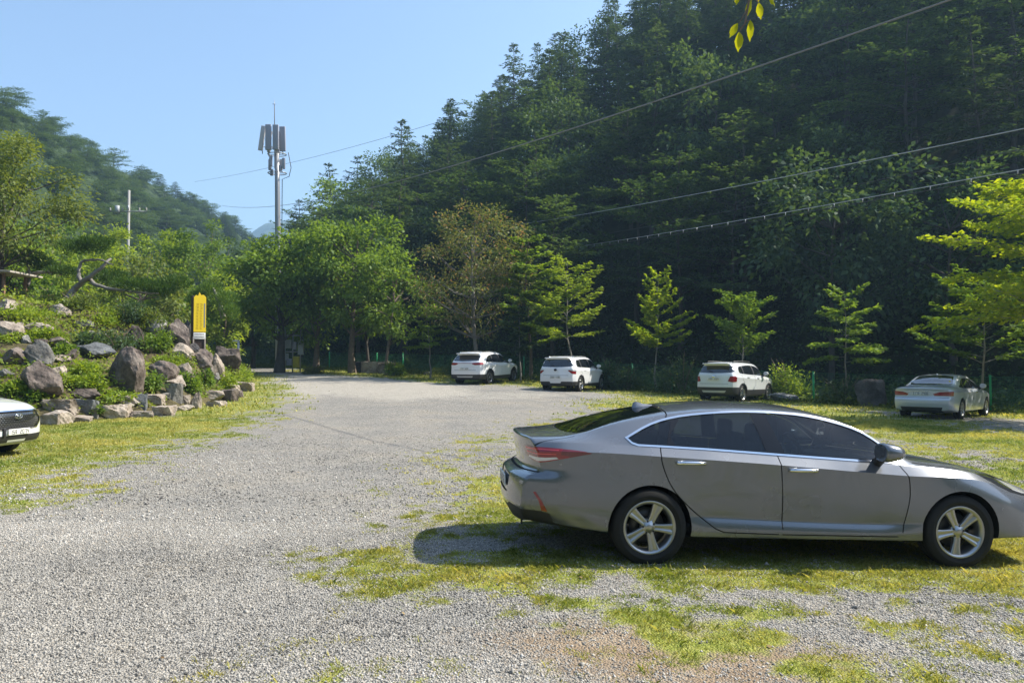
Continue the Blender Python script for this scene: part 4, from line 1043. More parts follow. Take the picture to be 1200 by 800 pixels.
def rock_mat(name, c1, c2, c3, scale=2.2, moss=.0):
    if name in MATS: return MATS[name]
    m = bpy.data.materials.new(name); m.use_nodes = True
    nt = m.node_tree; N = nt.nodes; L = nt.links; b = N['Principled BSDF']; b.inputs['Roughness'].default_value = .88; b.inputs['Specular IOR Level'].default_value = .25
    tc = N.new('ShaderNodeTexCoord'); oi = N.new('ShaderNodeObjectInfo')
    vm = N.new('ShaderNodeVectorMath'); vm.operation = 'ADD'; L.new(tc.outputs['Object'], vm.inputs[0])
    cm = N.new('ShaderNodeVectorMath'); cm.operation = 'SCALE'; cm.inputs['Scale'].default_value = 37
    cx = N.new('ShaderNodeCombineXYZ'); L.new(oi.outputs['Random'], cx.inputs[0]); L.new(oi.outputs['Random'], cx.inputs[1]); L.new(cx.outputs[0], cm.inputs[0]); L.new(cm.outputs[0], vm.inputs[1])
    n1 = N.new('ShaderNodeTexNoise'); n1.inputs['Scale'].default_value = scale; n1.inputs['Detail'].default_value = 9; n1.inputs['Roughness'].default_value = .68; L.new(vm.outputs[0], n1.inputs['Vector'])
    cr = N.new('ShaderNodeValToRGB'); e = cr.color_ramp.elements; e[0].position = .32; e[0].color = (*c1, 1); e[1].position = .68; e[1].color = (*c3, 1); k = e.new(.5); k.color = (*c2, 1)
    L.new(n1.outputs['Fac'], cr.inputs['Fac'])
    n2 = N.new('ShaderNodeTexNoise'); n2.inputs['Scale'].default_value = scale*7; n2.inputs['Detail'].default_value = 6; L.new(vm.outputs[0], n2.inputs['Vector'])
    mx = N.new('ShaderNodeMix'); mx.data_type = 'RGBA'; mx.blend_type = 'OVERLAY'; mx.inputs['Factor'].default_value = .55
    L.new(cr.outputs['Color'], mx.inputs['A']); L.new(n2.outputs['Fac'], mx.inputs['B'])
    hs = N.new('ShaderNodeHueSaturation'); mr = N.new('ShaderNodeMapRange'); mr.inputs['To Min'].default_value = .7; mr.inputs['To Max'].default_value = 1.1
    L.new(oi.outputs['Random'], mr.inputs['Value']); L.new(mr.outputs[0], hs.inputs['Value']); hs.inputs['Saturation'].default_value = .8
    L.new(mx.outputs['Result'], hs.inputs['Color']); L.new(hs.outputs['Color'], b.inputs['Base Color'])
    bp = N.new('ShaderNodeBump'); bp.inputs['Strength'].default_value = .9; bp.inputs['Distance'].default_value = .06
    ad = N.new('ShaderNodeMath'); ad.operation = 'ADD'; L.new(n1.outputs['Fac'], ad.inputs[0]); ml = N.new('ShaderNodeMath'); ml.operation = 'MULTIPLY'; ml.inputs[1].default_value = .35; L.new(n2.outputs['Fac'], ml.inputs[0]); L.new(ml.outputs[0], ad.inputs[1])
    L.new(ad.outputs[0], bp.inputs['Height']); L.new(bp.outputs['Normal'], b.inputs['Normal'])
    MATS[name] = m
    return m
# ================================================================== CAMERA AND PIXEL HELPERS (1200x800 frame)
FPX = 900.; CAMZ = 1.7; PITCH = R(1.91)
cam = bpy.data.cameras.new('camera'); cam.lens = 27; cam.sensor_width = 36; cam.clip_start = .05; cam.clip_end = 6000
camo = bpy.data.objects.new('camera', cam); COL.objects.link(camo); camo.location = (0, 0, CAMZ); camo.rotation_euler = (R(90)+PITCH, 0, 0); SC.camera = camo
def ray(px, py):
    a, b = (px-600)/FPX, (400-py)/FPX; c, s = math.cos(PITCH), math.sin(PITCH)
    d = np.array([a, c-b*s, s+b*c]); return d/d[1]
def at(px, py, D): return ray(px, py)*D+np.array([0, 0, CAMZ])
def proj(p):
    c, s = math.cos(PITCH), math.sin(PITCH); y, z = p[1], p[2]-CAMZ
    f = y*c+z*s; u = -y*s+z*c
    return 600+FPX*p[0]/f, 400-FPX*u/f

# ================================================================== TERRAIN
def gz(x, y):
    x = np.asarray(x, float); y = np.asarray(y, float)
    z = np.minimum(np.maximum(0, y-18), 45)*.035*np.clip((17-x)/17, 0, 1)+np.maximum(0, y-63)*.012
    z = z-.0341*np.clip(x-.04, 0, 7)*sstep(17, 11, y)
    return z
BORD = np.array([(-60, 17), (-24, 18.6), (-18, 19.4), (-12.9, 21.6), (-11.3, 23.6), (-10.9, 26), (-11.3, 30.5), (-12.4, 36), (-14.5, 43), (-18, 52), (-26, 70), (-36, 110)], float)
def bord_q(x, y):
    """signed distance into the bank, and the y of the nearest border point"""
    x = np.asarray(x, float); y = np.asarray(y, float)
    best = np.full(x.shape, 1e9); sg = np.zeros(x.shape); yn = np.zeros(x.shape)
    for a, b in zip(BORD, BORD[1:]):
        d = b-a; t = np.clip(((x-a[0])*d[0]+(y-a[1])*d[1])/(d@d), 0, 1); cx, cy = a[0]+d[0]*t, a[1]+d[1]*t
        q = np.hypot(x-cx, y-cy); m = q < best-1e-9
        best = np.where(m, q, best); yn = np.where(m, cy, yn)
        sg = np.where(m, np.sign((x-cx)*-d[1]+(y-cy)*d[0]), sg)
    return best*sg, yn
def bank_h(x, y):
    q, yn = bord_q(x, y)
    top = pchip([0, 18, 25, 29, 33, 38, 46, 60, 120], [5.4, 5.4, 4.7, 3.4, 2.55, 2.1, 1.3, .8, .5], yn)
    wd = pchip([0, 22, 27, 31, 40, 60, 120], [14, 13.5, 10, 3.2, 3.6, 5, 8], yn)
    h = .30*sstep(-.05, .35, q)+top*np.clip(q/wd, 0, 1)**.85*sstep(-.1, 1.2, q)
    return h+np.clip(q-14, 0, 60)*.06
def sz(x, y):
    x = np.asarray(x, float); y = np.asarray(y, float)
    return gz(x, y)+bank_h(x, y)
def hit(px, py, f=gz, t0=3., t1=120., st=.04):
    t = np.arange(t0, t1, st); d = ray(px, py)
    p = t[:, None]*d[None]+np.array([0, 0, CAMZ]); m = p[:, 2] <= f(p[:, 0], p[:, 1])
    i = int(np.argmax(m)) if m.any() else len(t)-1
    return p[i]

def poly_sd(x, y, poly):
    """signed distance, positive inside"""
    poly = np.asarray(poly, float); d = np.full(x.shape, 1e9); c = np.zeros(x.shape, bool)
    for a, b in zip(poly, np.roll(poly, -1, 0)):
        e = b-a; t = np.clip(((x-a[0])*e[0]+(y-a[1])*e[1])/(e@e+1e-12), 0, 1)
        d = np.minimum(d, np.hypot(x-a[0]-e[0]*t, y-a[1]-e[1]*t))
        m = ((a[1] > y) != (b[1] > y)) & (x < (b[0]-a[0])*(y-a[1])/(b[1]-a[1]+1e-12)+a[0]); c ^= m
    return np.where(c, d, -d)
def wpoly(pts): return [tuple(hit(a, b)[:2]) for a, b in pts]

# soft zones of grass (drawn on the ground as the lot shows them): (outline, strength, edge softness in metres)
ZG = [
    ([(-60, 12), (-30, 10.5)]+wpoly([(-160, 600), (0, 588), (60, 574), (110, 555), (170, 532), (240, 512), (300, 494), (335, 478), (338, 460), (322, 442), (300, 436)])+[(-20, 56), (-30, 70), (-60, 60)], 1.0, 1.1),
    (wpoly([(500, 655), (620, 648), (800, 640), (1000, 625), (1260, 600), (1330, 690), (1200, 700), (1100, 694), (950, 700), (800, 694), (700, 682), (590, 690), (500, 676)]), 1.1, .30),
    (wpoly([(350, 645), (480, 636), (530, 692), (430, 704), (360, 676)]), .72, .35),
    (wpoly([(600, 690), (800, 690), (1000, 694), (1250, 690), (1300, 830), (1000, 830), (800, 815), (690, 800), (640, 740)]), .50, .45),
    (wpoly([(470, 600), (560, 560), (640, 545), (700, 560), (640, 620), (500, 640)]), .8, .6),
    (wpoly([(480, 575), (570, 545), (650, 512), (640, 500), (560, 510), (500, 530)]), .55, .9),
    (wpoly([(560, 540), (600, 500), (690, 480), (760, 476), (800, 500), (1250, 560), (1250, 600), (900, 600), (700, 570)]), .62, 1.0),
    (wpoly([(690, 474), (760, 460), (830, 466), (910, 474), (1010, 480), (1300, 520), (1350, 580), (1200, 556), (1080, 520), (1000, 508), (880, 492), (760, 484)]), .95, 1.2),
    (wpoly([(1020, 520), (1300, 545), (1300, 590), (1140, 560)]), .9, .8),
    ([(-3, 41.5), (3, 37.6), (9, 33), (14, 27.5), (19, 22.5), (60, -10), (80, 20), (30, 60), (-18, 70), (-17, 57.5), (-8, 48)], 1.0, 1.0),
    (wpoly([(380, 436), (420, 440), (480, 446), (530, 450), (530, 444), (440, 434)]), 1.0, .6),
    (wpoly([(240, 790), (400, 770), (600, 775), (640, 830), (240, 830)]), .33, .4),
]
ZR = [(wpoly([(560, 500), (620, 470), (700, 470), (900, 480), (1000, 512), (1200, 540), (1200, 520), (1060, 505)]), .25, .5)]
ZD = [(wpoly([(560, 745), (700, 728), (870, 735), (1000, 770), (1010, 800), (820, 815), (700, 800)]), 1.0, .35), (wpoly([(640, 745), (760, 738), (790, 755), (660, 765)]), .6, .2)]
ZP = [(wpoly([(300, 437), (380, 437), (440, 441), (540, 452), (560, 462), (470, 470), (380, 462), (350, 470), (335, 460)]), 1.0, 1.2), (wpoly([(60, 830), (200, 830), (330, 640), (400, 520), (420, 470), (395, 468), (360, 520), (270, 640)]), .42, .4), (wpoly([(330, 830), (470, 830), (500, 640), (505, 540), (500, 480), (470, 480), (465, 540), (440, 640)]), .40, .4), (wpoly([(480, 470), (620, 470), (700, 462), (560, 458)]), .5, .8)]
def zone(x, y, Z):
    g = np.zeros(np.shape(x))
    for poly, s, w in Z:
        g = np.maximum(g, s*np.clip(.5+poly_sd(x, y, poly)/(3.2*w), 0, 1))
    return g
def grass_cov(x, y):
    g = zone(x, y, ZG)
    n = fbm(x*.9+3, y*.9+7, 3, 4); n2 = fbm(x*4.1, y*4.1, 11, 3); n3 = fbm(x*.28+5, y*.55, 21, 3); n4 = vnoise(x*9.5, y*9.5, 23)
    v = g*1.12+.06*(g > .05)+(n-.5)*.75+(n2-.5)*1.35+(n3-.5)*.5+(n4-.5)*.55
    return np.clip((v-.36)/.62, 0, 1)*np.clip(g*4, 0, 1)

def grid_lines(a, b, da, growth, lim):
    pos = list(np.arange(a, b, da)); st = da; x = pos[-1]
    while x < lim[1]: st *= growth; x += st; pos.append(x)
    st = da; x = a; lo = []
    while x > lim[0]: st *= growth; x -= st; lo.append(x)
    return np.array(lo[::-1]+pos)
def heightfield(name, X, Y, Z, m, attrs=None, skip=None):
    ny, nx = X.shape
    V = np.stack([X, Y, Z], -1).reshape(-1, 3)
    i = np.arange(ny-1)[:, None]*nx+np.arange(nx-1)[None]
    q = np.stack([i, i+1, i+nx+1, i+nx], -1).reshape(-1, 4)
    if skip is not None: q = q[~skip.reshape(-1)[q].all(1)]
    return obj_np(name, mesh_np(name, V, q, 4, m, smooth=True, attrs=attrs))

# ---------------------------------------------------------------- ground material
def ground_mat():
    m = bpy.data.materials.new('gravel_and_grass'); m.use_nodes = True
    nt = m.node_tree; N = nt.nodes; L = nt.links; b = N['Principled BSDF']; b.inputs['Roughness'].default_value = .9; b.inputs['Specular IOR Level'].default_value = .2
    tc = N.new('ShaderNodeTexCoord'); P = tc.outputs['Object']
    def vor(s, feat='F1'):
        v = N.new('ShaderNodeTexVoronoi'); v.inputs['Scale'].default_value = s; v.feature = feat; v.voronoi_dimensions = '2D'; L.new(P, v.inputs['Vector']); return v
    def noise(s, d=5, r=.6):
        n = N.new('ShaderNodeTexNoise'); n.inputs['Scale'].default_value = s; n.inputs['Detail'].default_value = d; n.inputs['Roughness'].default_value = r; L.new(P, n.inputs['Vector']); return n
    def ramp(src, st):
        c = N.new('ShaderNodeValToRGB'); e = c.color_ramp.elements
        e[0].position, e[0].color = st[0][0], (*st[0][1], 1); e[1].position, e[1].color = st[-1][0], (*st[-1][1], 1)
        for p, col in st[1:-1]:
            k = e.new(p); k.color = (*col, 1)
        L.new(src, c.inputs['Fac']); return c
    def mix(f, a, c, blend='MIX'):
        x = N.new('ShaderNodeMix'); x.data_type = 'RGBA'; x.blend_type = blend
        if isinstance(f, float): x.inputs['Factor'].default_value = f
        else: L.new(f, x.inputs['Factor'])
        L.new(a, x.inputs['A'])
        if isinstance(c, tuple): x.inputs['B'].default_value = (*c, 1)
        else: L.new(c, x.inputs['B'])
        return x.outputs['Result']
    v1 = vor(58); v2 = vor(27); sp = N.new('ShaderNodeSeparateColor'); L.new(v1.outputs['Color'], sp.inputs[0]); sp2 = N.new('ShaderNodeSeparateColor'); L.new(v2.outputs['Color'], sp2.inputs[0])
    st = ramp(sp.outputs[0], [(0, (.17, .158, .14)), (.35, (.305, .288, .258)), (.7, (.42, .397, .355)), (1, (.58, .55, .495))])
    st2 = ramp(sp2.outputs[1], [(0, (.15, .145, .14)), (.5, (.33, .32, .30)), (1, (.52, .50, .47))])
    stone = mix(.42, st.outputs['Color'], st2.outputs['Color'])
    gap = ramp(v1.outputs['Distance'], [(.3, (1, 1, 1)), (.75, (.45, .44, .42))])
    stone = mix(.8, stone, gap.outputs['Color'], 'MULTIPLY')
    big = ramp(noise(.55, 9, .7).outputs['Fac'], [(.3, (.78, .79, .80)), (.5, (1.0, .985, .96)), (.62, (1.10, 1.05, .97)), (.74, (1.06, .96, .82))])
    stone = mix(1., stone, big.outputs['Color'], 'MULTIPLY')
    dirt = ramp(noise(4, 8, .7).outputs['Fac'], [(.3, (.20, .145, .095)), (.55, (.30, .225, .15)), (.75, (.42, .36, .27))])
    pale = ramp(noise(3, 9, .75).outputs['Fac'], [(.3, (.36, .325, .275)), (.7, (.50, .465, .40))])
    grs = ramp(noise(9, 9, .75).outputs['Fac'], [(.28, (.13, .17, .026)), (.5, (.26, .28, .055)), (.72, (.42, .38, .13))])
    at_ = lambda k: (lambda a: (setattr(a, 'attribute_name', k), a.outputs['Fac'])[1])(N.new('ShaderNodeAttribute'))
    def brk(a, sc, gain):
        n = noise(sc, 6, .7); mm = N.new('ShaderNodeMath'); mm.operation = 'MULTIPLY_ADD'; L.new(n.outputs['Fac'], mm.inputs[0]); mm.inputs[1].default_value = gain; mm.inputs[2].default_value = -.5*gain
        ad = N.new('ShaderNodeMath'); ad.operation = 'ADD'; L.new(a, ad.inputs[0]); L.new(mm.outputs[0], ad.inputs[1])
        r = N.new('ShaderNodeMapRange'); r.inputs['From Min'].default_value = .3; r.inputs['From Max'].default_value = .7; L.new(ad.outputs[0], r.inputs['Value']); return r.outputs[0]
    c = mix(brk(at_('pale'), 3, .7), stone, pale.outputs['Color'])
    c = mix(brk(at_('dirt'), 6, 1.0), c, dirt.outputs['Color'])
    gm = brk(at_('grass'), 11, 1.35)
    c = mix(gm, c, grs.outputs['Color'])
    L.new(c, b.inputs['Base Color'])
    h = N.new('ShaderNodeMath'); h.operation = 'MULTIPLY_ADD'; L.new(v1.outputs['Distance'], h.inputs[0]); h.inputs[1].default_value = -1.; L.new(sp.outputs[1], h.inputs[2])
    bp = N.new('ShaderNodeBump'); bp.inputs['Strength'].default_value = .8; bp.inputs['Distance'].default_value = .02; L.new(h.outputs[0], bp.inputs['Height']); L.new(bp.outputs['Normal'], b.inputs['Normal'])
    return m
gx = grid_lines(-17, 20, .16, 1.12, (-1500, 1500)); gy = grid_lines(2.6, 47, .16, 1.12, (-900, 2600))
X, Y = np.meshgrid(gx, gy)
Zg = gz(X, Y)+(fbm(X*.7, Y*.7, 31, 4)-.5)*.035*np.clip(1-np.hypot(X, Y)/80, 0, 1)
q_, _ = bord_q(X, Y)
cov = grass_cov(X, Y)
ground = heightfield('ground', X, Y, Zg, ground_mat(), {'grass': ('POINT', cov.ravel()), 'dirt': ('POINT', zone(X, Y, ZD).ravel()), 'pale': ('POINT', zone(X, Y, ZP).ravel())})
tag(ground, 'grey gravel parking ground with patches of yellowed grass', kind='structure')
def gsurf(x, y):
    return gz(x, y)+(fbm(np.asarray(x)*.7, np.asarray(y)*.7, 31, 4)-.5)*.035

# ---------------------------------------------------------------- loose stones of the gravel, nearest part (uncountable)
def in_view(x, y, m=1.03): return (np.abs(x) < y*.667*m+.15)
def scatter_stones(n, y0, y1, smin, smax, seed):
    r_ = np.random.default_rng(seed)
    y = np.sqrt(r_.random(n)*(y1**2-y0**2)+y0**2); x = (r_.random(n)*2-1)*.70*y
    keep = r_.random(n) > grass_cov(x, y)*.8+zone(x, y, ZD)*.75
    keep &= r_.random(n) > sstep(12, 21, y)
    x, y = x[keep], y[keep]; n = len(x)
    s = r_.uniform(smin, smax, n)*(.7+.6*r_.random(n)**3)
    oc = np.array([(1, 0, 0), (-1, 0, 0), (0, 1, 0), (0, -1, 0), (0, 0, 1), (0, 0, -1)], float)
    V = oc[None]*s[:, None, None]*r_.uniform(.55, 1.15, (n, 6, 1))+r_.normal(0, .22, (n, 6, 3))*s[:, None, None]
    V[:, :, 2] *= .9
    a = r_.uniform(0, 6.28, n); c, q = np.cos(a), np.sin(a)
    Vx = V[:, :, 0]*c[:, None]-V[:, :, 1]*q[:, None]; Vy = V[:, :, 0]*q[:, None]+V[:, :, 1]*c[:, None]
    V = np.stack([Vx+x[:, None], Vy+y[:, None], V[:, :, 2]+(gsurf(x, y)+s*.15)[:, None]], -1)
    F = np.array([(0, 2, 4), (2, 1, 4), (1, 3, 4), (3, 0, 4), (2, 0, 5), (1, 2, 5), (3, 1, 5), (0, 3, 5)])
    Fi = (np.arange(n)[:, None, None]*6+F[None]).reshape(-1, 3)
    return V.reshape(-1, 3), Fi, np.repeat(np.clip(r_.random(n)*.8+(fbm(x*.6, y*.6, 45, 4)-.38)*.75, 0, .999), 8)
def stone_mat():
    m = bpy.data.materials.new('crushed_stone'); m.use_nodes = True; nt = m.node_tree; N = nt.nodes; L = nt.links; b = N['Principled BSDF']; b.inputs['Roughness'].default_value = .85; b.inputs['Specular IOR Level'].default_value = .25
    a = N.new('ShaderNodeAttribute'); a.attribute_name = 'lv'; c = N.new('ShaderNodeValToRGB'); e = c.color_ramp.elements
    e[0].color = (.08, .077, .072, 1); e[1].color = (.56, .53, .475, 1)
    for p, col in ((.3, (.27, .257, .232, 1)), (.6, (.365, .345, .31, 1)), (.82, (.45, .424, .375, 1)), (.90, (.36, .29, .22, 1)), (.93, (.5, .49, .47, 1))):
        k = e.new(p); k.color = col
    L.new(a.outputs['Fac'], c.inputs['Fac']); L.new(c.outputs['Color'], b.inputs['Base Color']); return m
A = scatter_stones(190000, 3.4, 8.5, .0058, .0122, 1); B = scatter_stones(130000, 8.5, 21, .009, .019, 2); C_ = scatter_stones(900, 3.4, 20, .016, .032, 8)
V = np.concatenate([A[0], B[0], C_[0]]); F = np.concatenate([A[1], B[1]+len(A[0]), C_[1]+len(A[0])+len(B[0])])
tag(obj_np('gravel', mesh_np('gravel', V, F, 3, stone_mat(), attrs={'lv': ('FACE', np.concatenate([A[2], B[2], C_[2]]))})), 'loose crushed grey stones covering the parking ground', kind='stuff')

# ---------------------------------------------------------------- grass blades
def blades(n, y0, y1, hmin, hmax, wid, seed, dens=1.):
    r_ = np.random.default_rng(seed)
    y = np.sqrt(r_.random(n)*(y1**2-y0**2)+y0**2); x = (r_.random(n)*2-1)*.80*y
    g = grass_cov(x, y); tuft = fbm(x*5, y*5, 41, 3)
    keep = (r_.random(n) < g*dens*np.clip((tuft-.2)*2.2, .3, 1)) & (bord_q(x, y)[0] < .1)
    x, y, g, tuft = x[keep], y[keep], g[keep], tuft[keep]; n = len(x)
    h = r_.uniform(hmin, hmax, n)*(.45+.9*tuft)*(.6+.5*g); a = r_.uniform(0, 6.28, n); tilt = r_.uniform(.15, 1.1, n)
    d = np.stack([np.cos(a)*tilt, np.sin(a)*tilt, np.ones(n)], -1); d /= np.linalg.norm(d, axis=1)[:, None]
    s = np.stack([-np.sin(a), np.cos(a), 0*a], -1)*(wid*r_.uniform(.6, 1.4, n)/2)[:, None]
    p = np.stack([x, y, gsurf(x, y)-.004], -1)
    m = p+d*(h*.55)[:, None]; t = p+d*h[:, None]*np.array([1.35, 1.35, .85])
    V = np.stack([p-s, p+s, m+s*.8, t, m-s*.8], 1).reshape(-1, 3)
    dry = np.clip((fbm(x*.8, y*.8, 51, 4)-.5)*1.8+.45+r_.normal(0, .22, n), 0, 1)
    return V, dry
gA = blades(720000, 3.6, 9.5, .012, .040, .0036, 3); gT = blades(14000, 3.6, 9.5, .04, .085, .006, 13); gB = blades(380000, 9.5, 24, .03, .07, .012, 4); gC = blades(150000, 24, 60, .06, .14, .04, 5)
V = np.concatenate([gA[0], gT[0], gB[0], gC[0]]); n = len(V)//5
tag(obj_np('grass', mesh_np('grass', V, np.arange(5*n), 5, leaf_mat('grass_blade', (.125, .205, .026), (.54, .48, .17), .42, (1.3, 1.25, .5)), attrs={'lv': ('FACE', np.concatenate([gA[1], gT[1], gB[1], gC[1]]))})), 'short yellowed grass growing through the gravel', kind='stuff')

# ---------------------------------------------------------------- the bank of the rock garden
def soil_mat(name, c1, c2, c3, sc):
    m = mat(name, c1, .95, spec=.1); nt = m.node_tree; N = nt.nodes; L = nt.links; b = N['Principled BSDF']
    tc = N.new('ShaderNodeTexCoord'); n = N.new('ShaderNodeTexNoise'); n.inputs['Scale'].default_value = sc; n.inputs['Detail'].default_value = 10; n.inputs['Roughness'].default_value = .7; L.new(tc.outputs['Object'], n.inputs['Vector'])
    c = N.new('ShaderNodeValToRGB'); e = c.color_ramp.elements; e[0].position = .34; e[0].color = (*c1, 1); e[1].position = .68; e[1].color = (*c3, 1); k = e.new(.5); k.color = (*c2, 1)
    L.new(n.outputs['Fac'], c.inputs['Fac']); L.new(c.outputs['Color'], b.inputs['Base Color'])
    bp = N.new('ShaderNodeBump'); bp.inputs['Strength'].default_value = 1; bp.inputs['Distance'].default_value = .15; L.new(n.outputs['Fac'], bp.inputs['Height']); L.new(bp.outputs['Normal'], b.inputs['Normal'])
    return m
bx = grid_lines(-26, -10, .25, 1.15, (-75, -9.5)); by = grid_lines(16.5, 48, .25, 1.12, (14, 112))
X, Y = np.meshgrid(bx, by); q_, _ = bord_q(X, Y)
Zb = sz(X, Y)+(fbm(X*.6, Y*.6, 61, 4)-.5)*.5*sstep(.2, 2, q_)-.06*(q_ < 0)
bank = heightfield('garden_bank', X, Y, np.where(q_ < -.05, gz(X, Y)-.3, Zb), soil_mat('bank_soil', (.045, .04, .02), (.10, .085, .045), (.17, .16, .06), 2.2), skip=(q_ < -.5))
tag(bank, 'planted bank rising behind the border stones', kind='structure')

# ---------------------------------------------------------------- hills
FU = np.array([-.7071, .7071]); FN = np.array([.7071, .7071]); FO = np.array([21.2, 26.2])
def hill_sd(x, y): return (x-FO[0])*FU[0]+(y-FO[1])*FU[1], (x-FO[0])*FN[0]+(y-FO[1])*FN[1]
def hill_z(x, y):
    s, d = hill_sd(np.asarray(x, float), np.asarray(y, float))
    Hs = pchip([-120, -40, 0, 60, 125, 152, 178, 205], [64, 60, 52, 40, 19, 8, 3, 1], s)
    u = (d-8.)/47.; p = np.where(u < 1, np.clip(u, 0, 1)*(.90+.10*np.clip(u, 0, 1)), 1-.55*(u-1))
    return gz(x, y)+Hs*np.clip(p, -.2, 1)*sstep(6, 10, d)+(fbm(np.asarray(x)*.12, np.asarray(y)*.12, 71, 4)-.5)*5*sstep(7, 16, d)-.4*(d < 0)
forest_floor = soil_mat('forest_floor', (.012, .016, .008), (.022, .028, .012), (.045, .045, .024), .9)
sl, dl = np.meshgrid(np.linspace(-70, 215, 140), np.concatenate([np.linspace(0, 20, 30), np.linspace(22, 120, 40)]))
X = FO[0]+FU[0]*sl+FN[0]*dl; Y = FO[1]+FU[1]*sl+FN[1]*dl
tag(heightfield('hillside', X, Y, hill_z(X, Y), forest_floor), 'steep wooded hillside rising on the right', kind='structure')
def lhill_z(x, y):
    x = np.asarray(x, float); y = np.asarray(y, float)
    d = (-44-x); u = d/62.
    end = sstep(345, 285, y)
    p = np.where(u < 1, np.clip(u, 0, 1)*(.75+.25*np.clip(u, 0, 1)), 1-.5*(u-1))
    Hs = pchip([-50, 100, 200, 300, 340, 420], [51, 51, 51, 48, 28, 5], y)
    return gz(x, y)*.4+2.5*sstep(-5, 6, d)+Hs*np.clip(p, 0, 1)+(fbm(x*.05, y*.05, 81, 4)-.5)*9*sstep(5, 25, d)+(fbm(x*.21, y*.21, 84, 4)-.4)*5*sstep(5, 20, d)-1.*(d < 0)
X, Y = np.meshgrid(np.linspace(-190, -40, 120), np.linspace(-40, 420, 320))
tag(heightfield('hillside', X, Y, lhill_z(X, Y), soil_mat('hill_floor', (.012, .02, .009), (.03, .048, .018), (.06, .085, .03), .55)), 'wooded hillside rising on the left behind the garden', kind='structure')
# far mountain at the end of the valley
X, Y = np.meshgrid(np.linspace(-900, 500, 120), np.linspace(1100, 1900, 70))
c = np.maximum(np.exp(-(np.abs(X+400)/150.)**2.2-((Y-1350)/190.)**2)*243, np.exp(-((X+520)/160.)**2-((Y-1500)/200.)**2)*190)+np.exp(-((X-60)/260.)**2-((Y-1550)/200.)**2)*190
tag(heightfield('mountain', X, Y, 10+c*(.93+.14*fbm(X*.02, Y*.02, 91, 5)), mat('mountain_wood', (.035, .06, .03), .95, noise=(.02, .5, (.06, .085, .04)), bump=(.06, 1, 8.))), 'distant blue mountain at the end of the valley', kind='structure')

# unseen wooded slope added behind the camera to darken reflections and cut sky light
X, Y = np.meshgrid(np.linspace(-260, 260, 80), np.linspace(-190, -38, 50))
Zs = np.clip((-38-Y)/95., 0, 1)*58+(fbm(X*.11, Y*.11, 95, 4)-.3)*12*sstep(-38, -50, Y)-.5
tag(heightfield('hillside', X, Y, Zs, soil_mat('slope_wood', (.016, .026, .010), (.03, .045, .016), (.055, .075, .026), .4)), 'unseen wooded slope added behind the camera for dark reflections', kind='structure')
# ================================================================== CARS IN PLACE
hero_car((.0404, 7.610, -.0039), (.99474673, .09650751, -.03413554), (-.09656379, .9953268, 0))
def park(kind, px, py, az, k=1.):
    """right rear wheel of the car touches the ground at the pixel's ground point; az = heading clockwise from +y"""
    root, WH = far_car(kind)
    p = hit(px, py); th = R(90-az)
    W = dict(sportage=.925, tivoli=.90, trax=.885, benz=.925)[kind]-.05
    lx, ly = WH[0][0]*k, -W*k; root.scale = (k, k, k)
    ox = p[0]-(lx*math.cos(th)-ly*math.sin(th)); oy = p[1]-(lx*math.sin(th)+ly*math.cos(th))
    # pitch/roll with the ground
    f = np.array([math.cos(th), math.sin(th)]); wb = (WH[1][0]-WH[0][0])*k
    zr = float(gz(p[0], p[1])); zf = float(gz(*(p[:2]+f*wb)))
    root.rotation_euler = (0, -math.atan2(zf-zr, wb), th)
    root.location = (ox, oy, zr-math.tan(math.atan2(zf-zr, wb))*lx-.01)
    return root
park('sportage', 574, 450.0, 26, 1.08); park('tivoli', 680.5, 458.8, 27, 1.08); park('trax', 870, 471, 41, 1.06); park('benz', 1127, 491, 45)
root, _ = far_car('santafe')
th = R(90-98); e = at(20, 487, 14.6)
root.rotation_euler = (0, 0, th); L_ = 4.77
root.location = (e[0]-L_*math.cos(th), e[1]-L_*math.sin(th), e[2]-.885)
root.location.z = float(gz(e[0], e[1]))-.01

# ================================================================== ROCKS OF THE GARDEN
RM = dict(tan=rock_mat('rock_tan', (.13, .095, .07), (.25, .20, .15), (.38, .33, .27)), purple=rock_mat('rock_purple', (.06, .046, .038), (.14, .105, .085), (.25, .20, .16)),
          grey=rock_mat('rock_grey', (.09, .085, .08), (.20, .19, .17), (.34, .325, .30)), dark=rock_mat('rock_dark', (.035, .033, .034), (.075, .07, .07), (.14, .13, .12)),
          light=rock_mat('rock_light', (.19, .145, .105), (.35, .28, .21), (.50, .43, .345)), blue=rock_mat('rock_blue', (.06, .065, .07), (.13, .14, .145), (.24, .25, .25)))
def rock(px, py, w, h, m, label, group=None, surf=sz, D=None, depth=.8, planes=9, seed=None, rot=None, name='boulder', taper=0, boxy=False):
    b = hit(px, py+h/2.-1, surf) if D is None else at(px, py+h/2., D)
    if D is not None: b[2] = float(surf(b[0], b[1]))
    D_ = b[1]; sx, szz = w/FPX*D_, h/FPX*D_
    seed = seed if seed is not None else int(px*7+py*13)
    me = rock_mesh(seed, (sx*1.06, max(sx*depth, szz*.5), szz*1.34), RM[m], planes=planes, taper=taper, boxy=boxy)
    o = obj_np(name, me); o.location = (b[0], b[1]+sx*depth*.32, b[2]+szz*.32)
    o.rotation_euler = rot or (0, 0, random.uniform(-.35, .35))
    tag(o, label, 'rock', group or 'rocks of the garden bank'); return o
